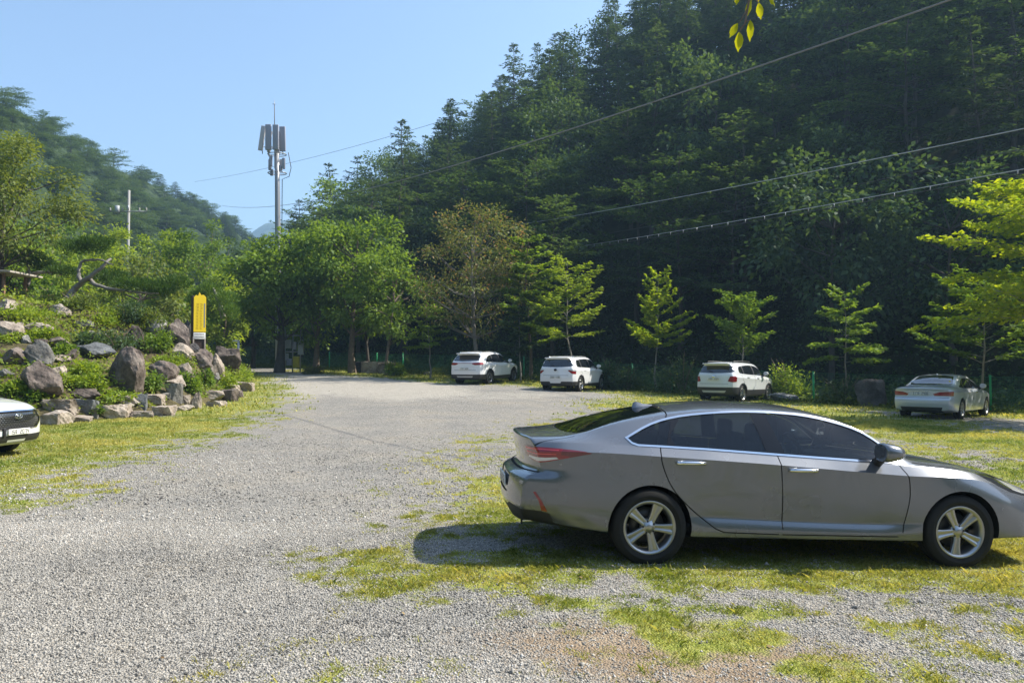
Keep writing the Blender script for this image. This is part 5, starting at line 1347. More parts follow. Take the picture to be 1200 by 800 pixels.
big = [
    (39, 446, 46, 38, 'purple', 'large reddish brown boulder under the round grey one, behind the white car', .7, 7),
    (36, 414, 34, 29, 'grey', 'rounded grey boulder perched on the large reddish brown one', .8, 6),
    (59, 437, 26, 22, 'light', 'smooth pale boulder at the right shoulder of the reddish brown one', .8, 7),
    (12, 419, 30, 20, 'purple', 'flat reddish slab left of the perched round boulder', .9, 8),
    (145, 432, 48, 51, 'purple', 'big triangular dark brown boulder standing alone in the middle of the garden', .7, 6),
    (104, 411, 42, 16, 'blue', 'dark bluish slab in shade left of the triangular boulder', .8, 9),
    (155, 393, 18, 22, 'purple', 'dark upright rock above the triangular boulder', .8, 9),
    (178, 383, 26, 16, 'grey', 'pale grey rock half hidden by leaves above the triangular boulder', .8, 9),
    (207, 392, 24, 30, 'purple', 'tall purple brown rock just left of the yellow sign', .8, 7),
    (219, 391, 15, 28, 'dark', 'narrow black shaded rock touching the yellow sign', .8, 8),
    (203, 410, 28, 13, 'light', 'pale flat rock below the tall purple one', .9, 9),
    (171, 409, 13, 6, 'tan', 'small tan stone right of the triangular boulder', .9, 9),
    (187, 434, 30, 21, 'purple', 'dark rounded boulder overhung by green grass right of the triangular one', .8, 7),
    (212, 434, 26, 17, 'tan', 'tan boulder at the foot of the rocks left below the sign', .8, 9),
    (199, 447, 28, 10, 'tan', 'low tan rock with dry grass in front of the dark rounded boulder', .9, 9),
    (217, 363, 22, 20, 'tan', 'tan rock highest on the bank, left of the top of the yellow sign', .8, 8),
    (222, 409, 16, 12, 'dark', 'greenish dark rock under the left foot of the yellow sign', .8, 9),
    (235, 406, 20, 10, 'tan', 'brown rock under the yellow sign', .8, 9),
    (249, 408, 15, 17, 'grey', 'grey rock at the right foot of the yellow sign', .8, 8),
    (263, 417, 27, 22, 'purple', 'big purplish rock ending the steep face right of the sign', .9, 8),
    (233, 420, 21, 17, 'purple', 'smooth purple rock two below the yellow sign', .8, 7),
    (252, 429, 16, 22, 'light', 'tall pale rock leaning in the steep face below the sign', .8, 7),
    (240, 433, 18, 12, 'tan', 'tan wedge between the smooth purple and the tall pale rock', .8, 9),
    (249, 443, 12, 9, 'grey', 'small grey stone at the foot of the steep rock face', .8, 9),
    (10, 386, 30, 16, 'light', 'pale rock at the left edge above the reddish slab', .9, 9),
    (40, 384, 32, 13, 'light', 'long pale rock under bright grass above the perched boulder', .9, 9),
    (65, 363, 27, 13, 'tan', 'brown rock in the upper row of the garden', .9, 9),
    (5, 358, 22, 18, 'light', 'pale rounded rock at the upper left corner of the garden', .8, 6),
    (97, 379, 20, 12, 'grey', 'grey round rock under the bare pine branch', .9, 8),
    (103, 391, 26, 10, 'grey', 'flat grey rock below the round one under the pine branch', .9, 9),
    (28, 398, 12, 9, 'grey', 'small grey stone above the perched round boulder', .9, 9),
    (45, 402, 13, 9, 'purple', 'small reddish stone right above the perched round boulder', .9, 9),
    (64, 401, 22, 11, 'tan', 'tan stone between green tufts left of the dark slab', .9, 9),
    (77, 416, 19, 15, 'purple', 'dark reddish stone right of the perched boulder', .9, 8),
    (61, 420, 30, 8, 'tan', 'flat tan ledge right of the perched boulder', .9, 9),
    (95, 460, 36, 14, 'purple', 'striated low rock left of the triangular boulder', .7, 9),
    (5, 438, 14, 10, 'grey', 'small grey stone at the left edge beside the reddish boulder', .9, 9),
]
for px, py, w, h, m, lab, dp, pl in big:
    k_ = 1.28 if px >= 199 and py > 384 else 1.12
    if 'triangular dark' in lab: rock(px, py, w*1.22, h*1.06, m, lab, depth=dp, planes=pl, taper=.55, seed=5)
    else: rock(px, py, w*k_, h*k_, m, lab, depth=dp, planes=pl, taper=.3 if 'tall' in lab else 0)
border = [
    (60, 489, 31, 16, 'light', 'pale flat-topped border stone nearest the white car'), (90, 491, 27, 7, 'light', 'thin low border stone right of the pale flat-topped one'),
    (67, 475, 33, 14, 'tan', 'layered tan stone of the upper border row, farthest left'), (97, 475, 24, 13, 'blue', 'dark pitted stone in the upper border row'),
    (110, 484, 9, 11, 'grey', 'narrow grey stone wedged left of the biggest border stone'), (130, 482, 33, 17, 'light', 'biggest pale border stone, rounded and cracked'),
    (164, 486, 23, 7, 'light', 'low flat border stone right of the biggest one'), (138, 468, 36, 10, 'tan', 'long tan stone in the upper border row under the triangular boulder'),
    (165, 470, 11, 15, 'blue', 'dark bluish upright border stone'), (190, 481, 23, 12, 'light', 'pale square border stone in the middle of the row'),
    (178, 467, 22, 9, 'tan', 'tan stone behind the pale square border stone'), (202, 459, 20, 17, 'grey', 'tilted grey stone lying on top of the border'),
    (194, 464, 9, 6, 'grey', 'small rounded stone left of the tilted grey one'), (213, 478, 22, 7, 'tan', 'low brown border stone left of the pale triangle'),
    (216, 468, 11, 9, 'tan', 'small tan stone behind the low brown one'), (229, 469, 19, 19, 'light', 'pale triangular border stone standing on end'),
    (246, 462, 29, 11, 'tan', 'wide flat capstone in the border right of the pale triangle'), (252, 473, 21, 7, 'light', 'thin low stone below the wide flat capstone'),
    (265, 463, 21, 15, 'purple', 'reddish blocky border stone near the right end'), (286, 453, 21, 11, 'tan', 'last border stone at the right end on the grass'),
    (268, 454, 20, 6, 'tan', 'flat stone behind the reddish blocky one'), (279, 462, 9, 8, 'purple', 'small reddish stone right of the blocky one'),
]
for px, py, w, h, m, lab in border: rock(px, py+.5, w*1.02, h*1.08, 'light' if m == 'tan' else m, lab, 'stones edging the garden', surf=sz, depth=.75, planes=10, name='border_stone', taper=.7 if 'triangular border' in lab else 0, boxy='triang' not in lab)
# rocks by the fence
rock(1023, 451, 38, 38, 'dark', 'tall dark rounded boulder by the fence beside the silver sedan', 'rocks by the fence', surf=gz, depth=.6, planes=5, D=31.4)
rock(921, 462, 34, 11, 'blue', 'low bluish rock on the grass right of the white car with red lamps', 'rocks by the fence', surf=gz, depth=.8, D=33.9)
rock(417, 432, 10, 6, 'light', 'small pale stone left of the stone blocks', 'rocks by the fence', surf=gz)
rock(500, 437, 10, 5, 'grey', 'small grey stone on the verge left of the leftmost white crossover', 'rocks by the fence', surf=gz, D=51)
# squared stone blocks on the verge
p = hit(443, 437)
for k, (px, py, w, h, lab) in enumerate([(440, 428, 30, 13, 'long pale squared stone block on the verge, the rear one'), (453, 431, 19, 12, 'short pale squared stone block in front of the long one'), (424, 431, 14, 12, 'dark rough stone at the left end of the squared blocks')]):
    D_ = (47.4-2.8)/(1+(px-600)/FPX); b = at(px, py+h/2, D_); b[2] = float(gz(b[0], b[1])); s = D_/FPX
    bm = bmesh.new(); add_box(bm, (0, 0, 0), (w*s, w*s*.7, h*s*1.15), bev=.05)
    bmesh.ops.subdivide_edges(bm, edges=bm.edges[:], cuts=4, use_grid_fill=True)
    for v in bm.verts: v.co += Vector((random.gauss(0, .018), random.gauss(0, .018), random.gauss(0, .018)))
    o = obj('stone_block', bm, RM['light' if k < 2 else 'dark']); o.location = (b[0], b[1]+.4-k*.1, b[2]+h*s*.5-.03); o.rotation_euler = (0, 0, -.25+k*.1)
    tag(o, lab, 'stone block', 'stone blocks on the verge')

# ================================================================== SIGN ON THE BANK
yel = mat('sign_yellow', (.78, .56, .01), .5); brown = mat('sign_brown', (.045, .028, .022), .6); wht = mat('sign_white', (.68, .68, .66), .6); ink = mat('sign_ink', (.42, .26, .01), .6); gink = mat('sign_grey_ink', (.22, .22, .23), .6)
D = 31.; c = at(233, 401, D); k = D/FPX
c[2] = min(c[2], float(sz(c[0], c[1])))-.1 if False else c[2]
root = empty('garden_sign', tuple(c), R(34))
W_, H_ = 14.5*k, 56*k
bm = bmesh.new(); add_box(bm, (-.02, .10, H_*.5-.3), (W_*1.0, .24, H_+.5), bev=.01); obj('sign_case', bm, brown, root)
bm = bmesh.new(); n0 = 12
pts = [(-W_/2+.03, .42)]+[(-W_/2+.03, H_-.12), (-W_*.28, H_-.02), (-W_*.12, H_-.06), (-.01, H_+.10), (W_*.12, H_-.02), (W_*.30, H_), (W_/2-.0, H_-.10)]+[(W_/2, .42)]
a = [bm.verts.new((x, -.06, z)) for x, z in pts]; b_ = [bm.verts.new((x, -.022, z)) for x, z in pts]
bm.faces.new(a[::-1]); bm.faces.new(b_)
for i in range(len(pts)): bm.faces.new((a[i], a[(i+1) % len(pts)], b_[(i+1) % len(pts)], b_[i]))
bmesh.ops.recalc_face_normals(bm, faces=bm.faces[:])
face = obj('sign_face', bm, yel, root, smooth=False)
# two columns of block lettering (illegible at the photograph's size) and a paler side column
bm = bmesh.new(); r2 = random.Random(4)
for col, (x0, w0, n_) in enumerate([(-W_*.26, W_*.20, 9), (W_*.02, W_*.20, 8)]):
    for i in range(n_):
        z0 = .52+i*(H_-.85)/n_; hh = (H_-.85)/n_*.78
        for (x1, z1, x2, z2) in [((0, .75, 1, .88)), (.42, .2, .58, .75), (0, .0, 1, .13), (.0, .4, .14, .7) if r2.random() < .5 else (.86, .3, 1, .75)]:
            vs = [bm.verts.new((x0+w0*u, -.063, z0+hh*v)) for u, v in ((x1, z1), (x2, z1), (x2, z2), (x1, z2))]; bm.faces.new(vs)
obj('lettering', bm, ink, face, smooth=False)
bm = bmesh.new()
for i in range(16):
    z0 = .6+i*(H_-.95)/16; vs = [bm.verts.new((W_*.33+u, -.063, z0+v)) for u, v in ((0, 0), (W_*.1, 0), (W_*.1, .06), (0, .06))]; bm.faces.new(vs)
obj('small_lettering', bm, gink, face, smooth=False)
bm = bmesh.new(); add_box(bm, (.01, -.04, .26), (W_*.92, .05, .26), bev=.005); pl = obj('white_plate', bm, wht, root)
bm = bmesh.new()
for i in range(7):
    for zz in (.30, .19):
        vs = [bm.verts.new((-W_*.36+i*W_*.105+u, -.068, zz+v)) for u, v in ((0, 0), (W_*.07, 0), (W_*.07, .05), (0, .05))]; bm.faces.new(vs)
obj('plate_lettering', bm, gink, pl, smooth=False)
for s in (-1, 1):
    bm = bmesh.new(); add_box(bm, (s*(W_/2-.03), .02, -.15), (.06, .16, .75), bev=.01); obj('post', bm, mat('sign_post', (.30, .26, .22), .7), root)
tag(root, 'tall narrow yellow sign with brown sides standing on the rocks of the garden', 'sign')

# ================================================================== FENCE ALONG THE LOT
green = mat('fence_green', (.02, .36, .13), .4); mesh_g = mat('fence_mesh_green', (.012, .13, .06), .5)
def on_line(px, d=0.): r_ = ray(px, 430); D_ = (d/.7071+FO.sum())/(r_[0]+1); return (r_[0]*D_, D_)
fp = [on_line(px) for px in (472, 614, 741, 788, 953, 1160)]
f0 = np.array([20.5, 23.6]); f1 = np.array([-6.2, 50.6])
# straight line through the posts, least squares
A_ = np.array(fp); cm = A_.mean(0); u_ = np.linalg.svd(A_-cm)[2][0]; u_ = u_ if u_[1] > 0 else -u_
root = empty('mesh_fence', (0, 0, 0))
ts = sorted([float((np.array(p)-cm) @ u_) for p in fp]); t0, t1 = ts[0]-6.5, ts[-1]+.0
alls = []
tt = list(ts)+[ts[0]-3.2, ts[0]-6.4, (ts[1]+ts[2])/2+1.2, ts[-1]+3.2, ts[-1]+6.5, ts[-1]+9.8]
HF = 1.38
for t in sorted(tt):
    x, y = cm+u_*t; z = float(gz(x, y)); bm = bmesh.new(); add_tube(bm, [(x, y, z-.2), (x, y, z+HF)], .042, 10); add_lathe(bm, [(.001, z+HF+.02), (.05, z+HF+.012), (.05, z+HF-.03)], 10, 'Z')
    vs = bm.verts[-30:]; bmesh.ops.translate(bm, verts=vs, vec=(x, y, 0)); obj('post', bm, green, root)
ts_ = np.arange(min(tt), max(tt), .055); V, Q = [], []; nv = 0
def thin(p, q, w):
    global nv
    p, q = np.array(p), np.array(q); d = q-p; s = np.cross(d, [FN[0], FN[1], 0]); s = s/np.linalg.norm(s)*w/2; o = np.array([FN[0], FN[1], 0])*w/2
    V.extend([p-s-o, p+s-o, p+s+o, p-s+o, q-s-o, q+s-o, q+s+o, q-s+o])
    for a, b in ((0, 1), (1, 2), (2, 3), (3, 0)): Q.append((nv+a, nv+b, nv+b+4, nv+a+4))
    nv += 8
for t in ts_:
    x, y = cm+u_*t; z = float(gz(x, y)); thin((x, y, z+.06), (x, y, z+HF-.06), .005)
for hz_ in (.06, .26, .46, .66, .86, 1.06, 1.22, 1.32):
    for a, b in zip(np.arange(min(tt), max(tt), 2.), np.arange(min(tt)+2, max(tt)+2, 2.)):
        xa, ya = cm+u_*a; xb, yb = cm+u_*min(b, max(tt)); thin((xa, ya, float(gz(xa, ya))+hz_), (xb, yb, float(gz(xb, yb))+hz_), .008 if hz_ not in (.06, 1.32) else .014)
obj_np('mesh_panel', mesh_np('mesh_panel', np.array(V), np.array(Q), 4, mesh_g), root)
tag(root, 'green wire mesh fence on green posts along the foot of the wooded hill', 'fence')

# ================================================================== MAST, CABINETS, POLES, CABLES
steel = mat('mast_steel', (.33, .34, .36), .45, .5); pan = mat('antenna_grey', (.30, .31, .36), .5); pan2 = mat('antenna_light', (.48, .48, .50), .5); boxm = mat('cabinet_grey', (.36, .38, .39), .5)
DM = 60.; km = DM/FPX; b = at(327.5, 425, DM); zg = float(sz(b[0], b[1]))
root = empty('mobile_mast', (b[0], b[1], zg)); lean = -(6.0*km)
zt = at(322, 180, DM)[2]-zg; xl = lambda z: lean*z/zt*.9
bm = bmesh.new(); add_tube(bm, [(xl(z), 0, z) for z in np.linspace(-.5, zt, 8)], list(np.linspace(.30, .17, 8)), 14); obj('pole', bm, steel, root)
zr = at(321, 117, DM)[2]-zg
bm = bmesh.new(); add_tube(bm, [(xl(zt)-.15, 0, zt-1.2), (xl(zr)-.15, 0, zr-.5), (xl(zr)-.17, 0, zr)], [.05, .035, .012], 8); add_tube(bm, [(xl(zr)-.32, 0, zr-.35), (xl(zr), 0, zr-.35)], .02, 6); obj('lightning_rod', bm, steel, root)
zp = at(322, 165, DM)[2]-zg
for (px, dy, rr, m_, tl, hh) in ((309.5, -.5, .36, pan2, .14, 1.95), (313.5, .5, .26, pan2, .06, 1.7), (318, -.75, .46, pan, 0, 2.0), (326.5, -.75, .46, pan, 0, 1.95), (332.5, -.3, .46, pan, -.02, 1.95), (322, .8, .36, pan, 0, 1.9)):
    x = at(px, 165, DM)[0]-b[0]
    bm = bmesh.new(); add_box(bm, (0, 0, 0), (rr, .18, hh), rot=(.03 if dy < 0 else -.03, tl, 0), bev=.04); bmesh.ops.translate(bm, verts=bm.verts[:], vec=(x, dy, zp+.05)); obj('antenna_panel', bm, m_, root)
    bm = bmesh.new(); add_tube(bm, [(x, dy*.75, zp-1.15), (x, dy*.75, zp+.9)], .035, 6)
    for z in (zp-.6, zp+.6): add_tube(bm, [(x, dy*.75, z), (xl(z), 0, z)], .03, 5)
    obj('panel_bracket', bm, steel, root)
for i, (px, pz) in enumerate(((315, 192), (319, 190), (328, 192), (334, 193), (317, 201), (330, 199))):
    q = at(px, pz, DM); bm = bmesh.new(); add_box(bm, (q[0]-b[0], -.35 if i % 2 else .3, q[2]-zg), (.22, .2, .85 if i < 4 else .5), bev=.02); obj('radio_unit', bm, pan, root)
bm = bmesh.new()
for z in (at(322, 181, DM)[2]-zg, at(322, 203, DM)[2]-zg):
    ring = [(xl(z)+.72*math.cos(a), .6*math.sin(a), z) for a in np.linspace(0, 6.283, 17)]; add_tube(bm, ring, .035, 6, cap=False)
    for a in (0, 1.57, 3.14, 4.71): add_tube(bm, [(xl(z), 0, z), (xl(z)+.72*math.cos(a), .6*math.sin(a), z)], .03, 5)
obj('mount_ring', bm, steel, root)
bm = bmesh.new(); z0 = at(322, 180, DM)[2]-zg
add_tube(bm, [(.62, -.3, z0), (.85, -.3, z0-1.2), (.7, -.3, z0-1.9), (.15, -.25, z0-2.1), (.18, -.22, 2)], .03, 5); obj('feeder_cable', bm, mat('cable_black', (.03, .03, .035), .6), root)
tag(root, 'slender grey mobile phone mast with upright antenna panels and a lightning rod', 'mast')
# equipment frame at its foot
DC = 56.; kc = DC/FPX; q = at(346, 432, DC); zq = float(sz(q[0], q[1])); root = empty('equipment_frame', (q[0], q[1], zq))
bx_ = lambda px: at(px, 420, DC)[0]-q[0]; bz_ = lambda py: at(346, py, DC)[2]-zq
bm = bmesh.new()
for px, top in ((334, 386), (343, 388), (352, 386)): add_tube(bm, [(bx_(px), 0, -.3), (bx_(px), 0, bz_(top))], .05, 8)
add_tube(bm, [(bx_(334), 0, bz_(393)), (bx_(352), 0, bz_(393))], .04, 8); add_tube(bm, [(bx_(334), 0, bz_(412)), (bx_(352), 0, bz_(412))], .04, 8)
obj('pipe_frame', bm, steel, root)
for px, py, w, h, m_ in ((338, 403, 8, 10, boxm), (353, 407, 6.5, 17, boxm), (346, 405, 4, 9, pan), (336, 418, 5, 8, boxm), (340, 424, 6, 8, pan), (348, 424, 7, 13, mat('cabinet_yellow', (.45, .38, .03), .5))):
    bm = bmesh.new(); add_box(bm, (bx_(px), -.12 if m_ is boxm else -.2, bz_(py)), (w*kc, .25, h*kc), bev=.02); o = obj('cabinet', bm, m_, root)
    if m_ not in (boxm, pan): o['label'] = 'small yellow cabinet at the bottom'
tag(root, 'grey electrical cabinets on a pipe frame under the trees at the end of the lot', 'cabinets')
# lamp post left of them
q = at(279, 433, 50.); zq = float(sz(q[0], q[1])); kk = 50/FPX
root = empty('lamp_post', (q[0], q[1], zq)); ht = at(279, 400, 50)[2]-zq
bm = bmesh.new(); add_tube(bm, [(0, 0, -.3), (0, 0, ht)], [.10, .07], 10); obj('pole', bm, boxm, root)
bm = bmesh.new(); add_box(bm, (-.15, 0, ht+.03), (.45, .14, .10), bev=.03); obj('lamp_head', bm, boxm, root)
tag(root, 'low grey lamp post where the garden bank ends', 'lamp post')
# utility pole behind the garden
DU = 72.; ku = DU/FPX; q = at(150, 300, DU); zq = float(sz(q[0], q[1])); root = empty('utility_pole', (q[0], q[1], zq)); ht = at(150, 223, DU)[2]-zq; zc_ = at(150, 248, DU)[2]-zq
conc = mat('pole_concrete', (.30, .295, .28), .8)
bm = bmesh.new(); add_tube(bm, [(0, 0, -.5), (0, 0, ht)], [.16, .11], 12); obj('pole', bm, conc, root)
bm = bmesh.new(); add_box(bm, (0, -.1, zc_), (3.4, .08, .08)); add_box(bm, (0, -.1, zc_+.35), (.12, .1, .5)); obj('crossarm', bm, steel, root)
for x in (-1.7, -.55, 1.05, 1.7):
    bm = bmesh.new(); add_lathe(bm, [(.001, .0), (.06, 0), (.09, .08), (.06, .12), (.09, .2), (.05, .28), (.001, .3)], 10, 'Z'); bmesh.ops.translate(bm, verts=bm.verts[:], vec=(x, -.1, zc_+.06)); obj('insulator', bm, conc, root)
bm = bmesh.new(); add_lathe(bm, [(.001, 0), (.22, 0), (.22, .7), (.001, .75)], 14, 'Z'); bmesh.ops.translate(bm, verts=bm.verts[:], vec=(-.95, -.25, zc_-.2)); obj('transformer', bm, boxm, root)
tag(root, 'concrete utility pole with one crossarm rising out of the greenery on the left', 'utility pole')

blk = mat('wire_black', (.035, .035, .04), .6); wl = mat('wire_light', (.45, .45, .46), .35, .6)
def cable(P0, P1, mid, rad, m, label, pr=None):
    A_, B_ = at(*P0), at(*P1); t = np.linspace(0, 1, 60)
    best = min(np.linspace(.02, .98, 200), key=lambda u: abs(proj(A_+(B_-A_)*u)[0]-mid[0])); p = A_+(B_-A_)*best; tgt = at(mid[0], mid[1], p[1])
    sag = (p[2]-tgt[2])/(4*best*(1-best))
    P = A_+(B_-A_)*t[:, None]; P[:, 2] -= sag*4*t*(1-t)
    v, f = tube_np(P, rad, 6); o = obj_np('power_cable', mesh_np('power_cable', v, f, 4, m, smooth=True)); tag(o, label, 'cable', 'overhead cables'); return P, o
cable((1290, -62, 12), (260, 241, 92), (800, 108), .018, mat('wire_grey', (.20, .20, .21), .5), 'dark overhead cable crossing the upper wooded hill and the sky to the left')
cable((980, -12, 32), (228, 213, 96), (575, 124), .013, blk, 'thin cable against the sky below the tree tops, passing behind the mast')
cable((1330, 124, 16), (600, 264, 62), (860, 219), .014, wl, 'single bright overhead cable above the twin cable with spacers')
Pd, od = cable((1330, 174, 17), (655, 292, 60), (900, 252.5), .014, wl, 'upper strand of the twin cable with spacers crossing before the wooded hill')
Pe, oe = cable((1330, 179.5, 17), (655, 294.5, 60), (900, 256.5), .014, blk, 'lower dark strand of the twin cable with spacers')
V = []; 
for i in range(2, 58, 2):
    bm = bmesh.new(); add_tube(bm, [tuple(Pd[i]), tuple(Pe[np.argmin(np.abs(Pe[:, 0]-Pd[i][0]))])], .016, 5); obj('spacer', bm, wl, od)
cable((1330, 146, 17), (690, 277, 60), (950, 228), .012, blk, 'faint dark cable between the bright cable and the twin cable')

# ================================================================== LEAFY TWIG ABOVE THE CAMERA
bark = mat('bark_brown', (.12, .085, .06), .9, noise=(6, .5, (.20, .16, .12)), bump=(14, .8, .03)); barkd = mat('bark_dark', (.045, .038, .032), .95, noise=(3, .6, (.10, .085, .07)), bump=(9, .8, .05)); barkg = mat('bark_grey', (.15, .135, .12), .9, noise=(5, .5, (.27, .25, .22)), bump=(14, .7, .03))
D = 4.2; kd = D/FPX; b = at(886, -70, D); root = empty('leafy_twig', tuple(b))
bm = bmesh.new(); P_ = [at(x, y, D)-b for x, y in ((900, -90), (886, -40), (878, 0), (873, 28), (868, 34))]; add_tube(bm, [tuple(p) for p in P_], [.012, .009, .0065, .005, .004], 6); [add_tube(bm, [tuple(at(x0, y0, D)-b), tuple(at(x1, y1, D)-b)], [.004, .002], 5) for x0, y0, x1, y1 in ((880, -8, 889, 4), (877, 8, 866, 28), (873, 26, 879, 24), (870, 32, 866, 38), (884, -30, 903, -6))]; obj('stem', bm, bark, root)
lm = leaf_mat('twig_leaf', (.36, .40, .02), (.52, .50, .03), .5, (1.35, 1.2, .3))
for (px, py, w, h, a) in ((881, 0, 9, 20, 10), (889, 3, 9, 20, -6), (879, 23, 9, 26, 4), (865, 27, 9, 19, 28), (866, 37, 11, 24, 6), (903, -7, 8, 15, -30), (867, -6, 7, 12, 10), (893, -20, 10, 22, 12), (880, -25, 10, 22, -20)):
    c_ = at(px, py, D)-b; bm = bmesh.new(); pr = [(0, 0), (.34, .18), (.5, .42), (.36, .68), (.14, .86), (.0, 1.0)]
    ll = []
    for i in range(6): ll.append([bm.verts.new((s*pr[i][0]*w*kd, .012*abs(s)*(1 if i in (1, 2, 3) else 0)+.02*pr[i][1]**2, -pr[i][1]*h*kd)) for s in (-1, 0, 1)] if i not in (0, 5) else [bm.verts.new((0, .02*pr[i][1]**2, -pr[i][1]*h*kd))]*3)
    for r0, r1 in zip(ll, ll[1:]):
        for k_ in range(2):
            vs = list(dict.fromkeys((r0[k_], r0[k_+1], r1[k_+1], r1[k_])))
            if len(vs) > 2: bm.faces.new(vs)
    bm.transform(Matrix.Translation(tuple(c_)) @ Matrix.Rotation(R(a), 4, 'Y') @ Matrix.Rotation(R(random.uniform(-40, 40)), 4, 'Z')); obj('leaf', bm, lm, root)
tag(root, 'twig of bright yellow green leaves hanging in at the top of the picture', 'twig')
# ================================================================== TREES
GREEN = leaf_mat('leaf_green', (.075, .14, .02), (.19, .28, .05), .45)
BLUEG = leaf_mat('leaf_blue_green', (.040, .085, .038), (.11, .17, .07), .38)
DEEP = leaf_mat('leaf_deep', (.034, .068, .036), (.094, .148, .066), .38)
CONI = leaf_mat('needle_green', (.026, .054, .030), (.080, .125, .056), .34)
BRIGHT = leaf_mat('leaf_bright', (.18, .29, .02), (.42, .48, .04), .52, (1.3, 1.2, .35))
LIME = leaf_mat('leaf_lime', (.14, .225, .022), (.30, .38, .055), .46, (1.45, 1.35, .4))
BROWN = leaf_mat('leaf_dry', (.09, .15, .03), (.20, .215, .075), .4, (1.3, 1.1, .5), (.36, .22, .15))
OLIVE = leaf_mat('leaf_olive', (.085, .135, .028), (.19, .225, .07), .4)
PINE = leaf_mat('pine_needle', (.03, .075, .015), (.085, .14, .03), .3)
cone = lambda u: (1-u)**.75*(.55+.45*min(1, u*6+.4))
dome = lambda u: (1-u**2.2)**.6*(.65+.35*min(1, u*4))
vase = lambda u: .45+.55*math.sin(math.pi*min(1, .25+u*.75))

# ---- forest prototypes
def proto(kind, i):
    if kind == 'conifer':
        return ('conifer_tree', tree_geo(100+i, 15, 3.4, 72, .30, cone, lambda u: -.05+.5*u, -.22, 9, .34, 20, (.46, .14), .28, .19, spread=.06, subspread=.8, levels=15), barkd, CONI)
    if kind == 'layered':
        return ('broadleaf_tree', tree_geo(200+i, 13, 5.0, 34, .22, dome, lambda u: .22+.35*u, -.40, 11, .42, 52, (.27, .145), .22, .17, spread=.05, levels=5), barkd, DEEP if i % 2 else BLUEG)
    if kind == 'round':
        return ('broadleaf_tree', blob_geo(300+i, 13, 4.3, 46, 110, .22, (.36, .21), .18, cl=.32), barkd, (DEEP, GREEN, BLUEG)[i % 3])
    if kind == 'pine':
        return ('pine_tree', blob_geo(500+i, 11, 4.2, 44, 120, .16, (.42, .16), .18, cl=.34, hollow=.3), barkd, leaf_mat('pine_far', (.030, .066, .024), (.10, .15, .05), .34))
    if kind == 'small':
        return ('understorey_tree', tree_geo(400+i, 7, 3.4, 24, .2, dome, .30, -.4, 9, .42, 26, (.28, .15), .22, .08, spread=.06, levels=5), barkd, DEEP if i else BLUEG)
def build_proto(kind, i):
    nm, g, wd, lf = proto(kind, i)
    return nm, g.wood_mesh('trunk', wd), g.leaf_mesh('crown', lf)
PR = {k: [build_proto(k, i) for i in range(n)] for k, n in (('conifer', 4), ('layered', 4), ('round', 4), ('pine', 4), ('small', 2))}
def stand(kind, i, loc, rz, sc, label, group, cat='tree'):
    nm, tm, cm_ = PR[kind][i % len(PR[kind])]
    root = empty(nm, loc, rz); root.scale = sc
    obj_np('trunk', tm, root); obj_np('crown', cm_, root)
    tag(root, label, cat, group); return root
KL = {'conifer': 'dark conifer among many on the right hillside', 'layered': 'shaded broadleaf tree with layered branches on the right hillside', 'round': 'shaded round-headed broadleaf tree on the right hillside', 'small': 'low shaded tree at the foot of the right hillside behind the fence'}
rr = np.random.default_rng(99); cnt = 0
s = -38.
cand = []
for s in np.arange(-64, 158, 6.0):
    for d in np.arange(9.5, 66, 6.0):
        ss = s+rr.uniform(-2.2, 2.2); dd = d+rr.uniform(-2.2, 2.2); x, y = FO+FU*ss+FN*dd
        z = float(hill_z(x, y)); pxx = proj((x, y, z+6))[0]
        if pxx < 330 or pxx > 1420 or y < 12: continue
        cand.append((ss, dd, x, y, z, pxx))
for ss, dd, x, y, z, pxx in cand:
    u = rr.random(); cap = 99.
    if dd < 12 and u < .35: kind = 'small'; sc = rr.uniform(.9, 1.3)
    elif dd < 26 or ss > 112: kind = 'layered' if u < .72 else ('round' if u < .86 else 'conifer'); sc = rr.uniform(.85, 1.15)
    else: kind = 'conifer' if u < .72 else ('layered' if u < .92 else 'round'); sc = rr.uniform(.9, 1.22)
    if cnt >= 296: break
    if ss > 118: sc *= .72
    H_ = dict(conifer=15, layered=13, round=13, small=7)[kind]
    sz_ = sc*rr.uniform(.9, 1.12)
    if H_*sz_ > cap: k_ = cap/(H_*sz_); sz_ *= k_; sc *= max(k_, .72)
    stand(kind, int(rr.integers(0, 8)), (x, y, z-.3), rr.uniform(0, 6.28), (sc*rr.uniform(.9, 1.1), sc*rr.uniform(.9, 1.1), sz_), KL[kind], 'trees of the right hillside'); cnt += 1
print('right hill trees', cnt)
# ---- left hill
cnt = 0
for y in np.arange(74, 325, 7.4):
    for d in np.arange(5, 66, 6.6):
        xx = -44-d+rr.uniform(-2.8, 2.8); yy = y+rr.uniform(-2.8, 2.8); z = float(lhill_z(xx, yy)); a, bq = proj((xx, yy, z+6))
        if a < -25 or a > 330 or cnt > 296: continue
        u = rr.random(); kind = 'conifer' if yy > 235 and u < .6 else ('pine' if u < .86 else 'layered'); sc = rr.uniform(.46, .64)*(.8 if yy < 140 else 1)
        stand(kind, int(rr.integers(0, 8)), (xx, yy, z-.3), rr.uniform(0, 6.28), (sc*1.45, sc*1.45, sc*.80), {'conifer': 'conifer on the sunlit left hillside', 'pine': 'rounded pine on the sunlit left hillside', 'layered': 'broadleaf tree with layered branches on the sunlit left hillside'}[kind], 'trees of the left hillside'); cnt += 1
print('left hill trees', cnt)

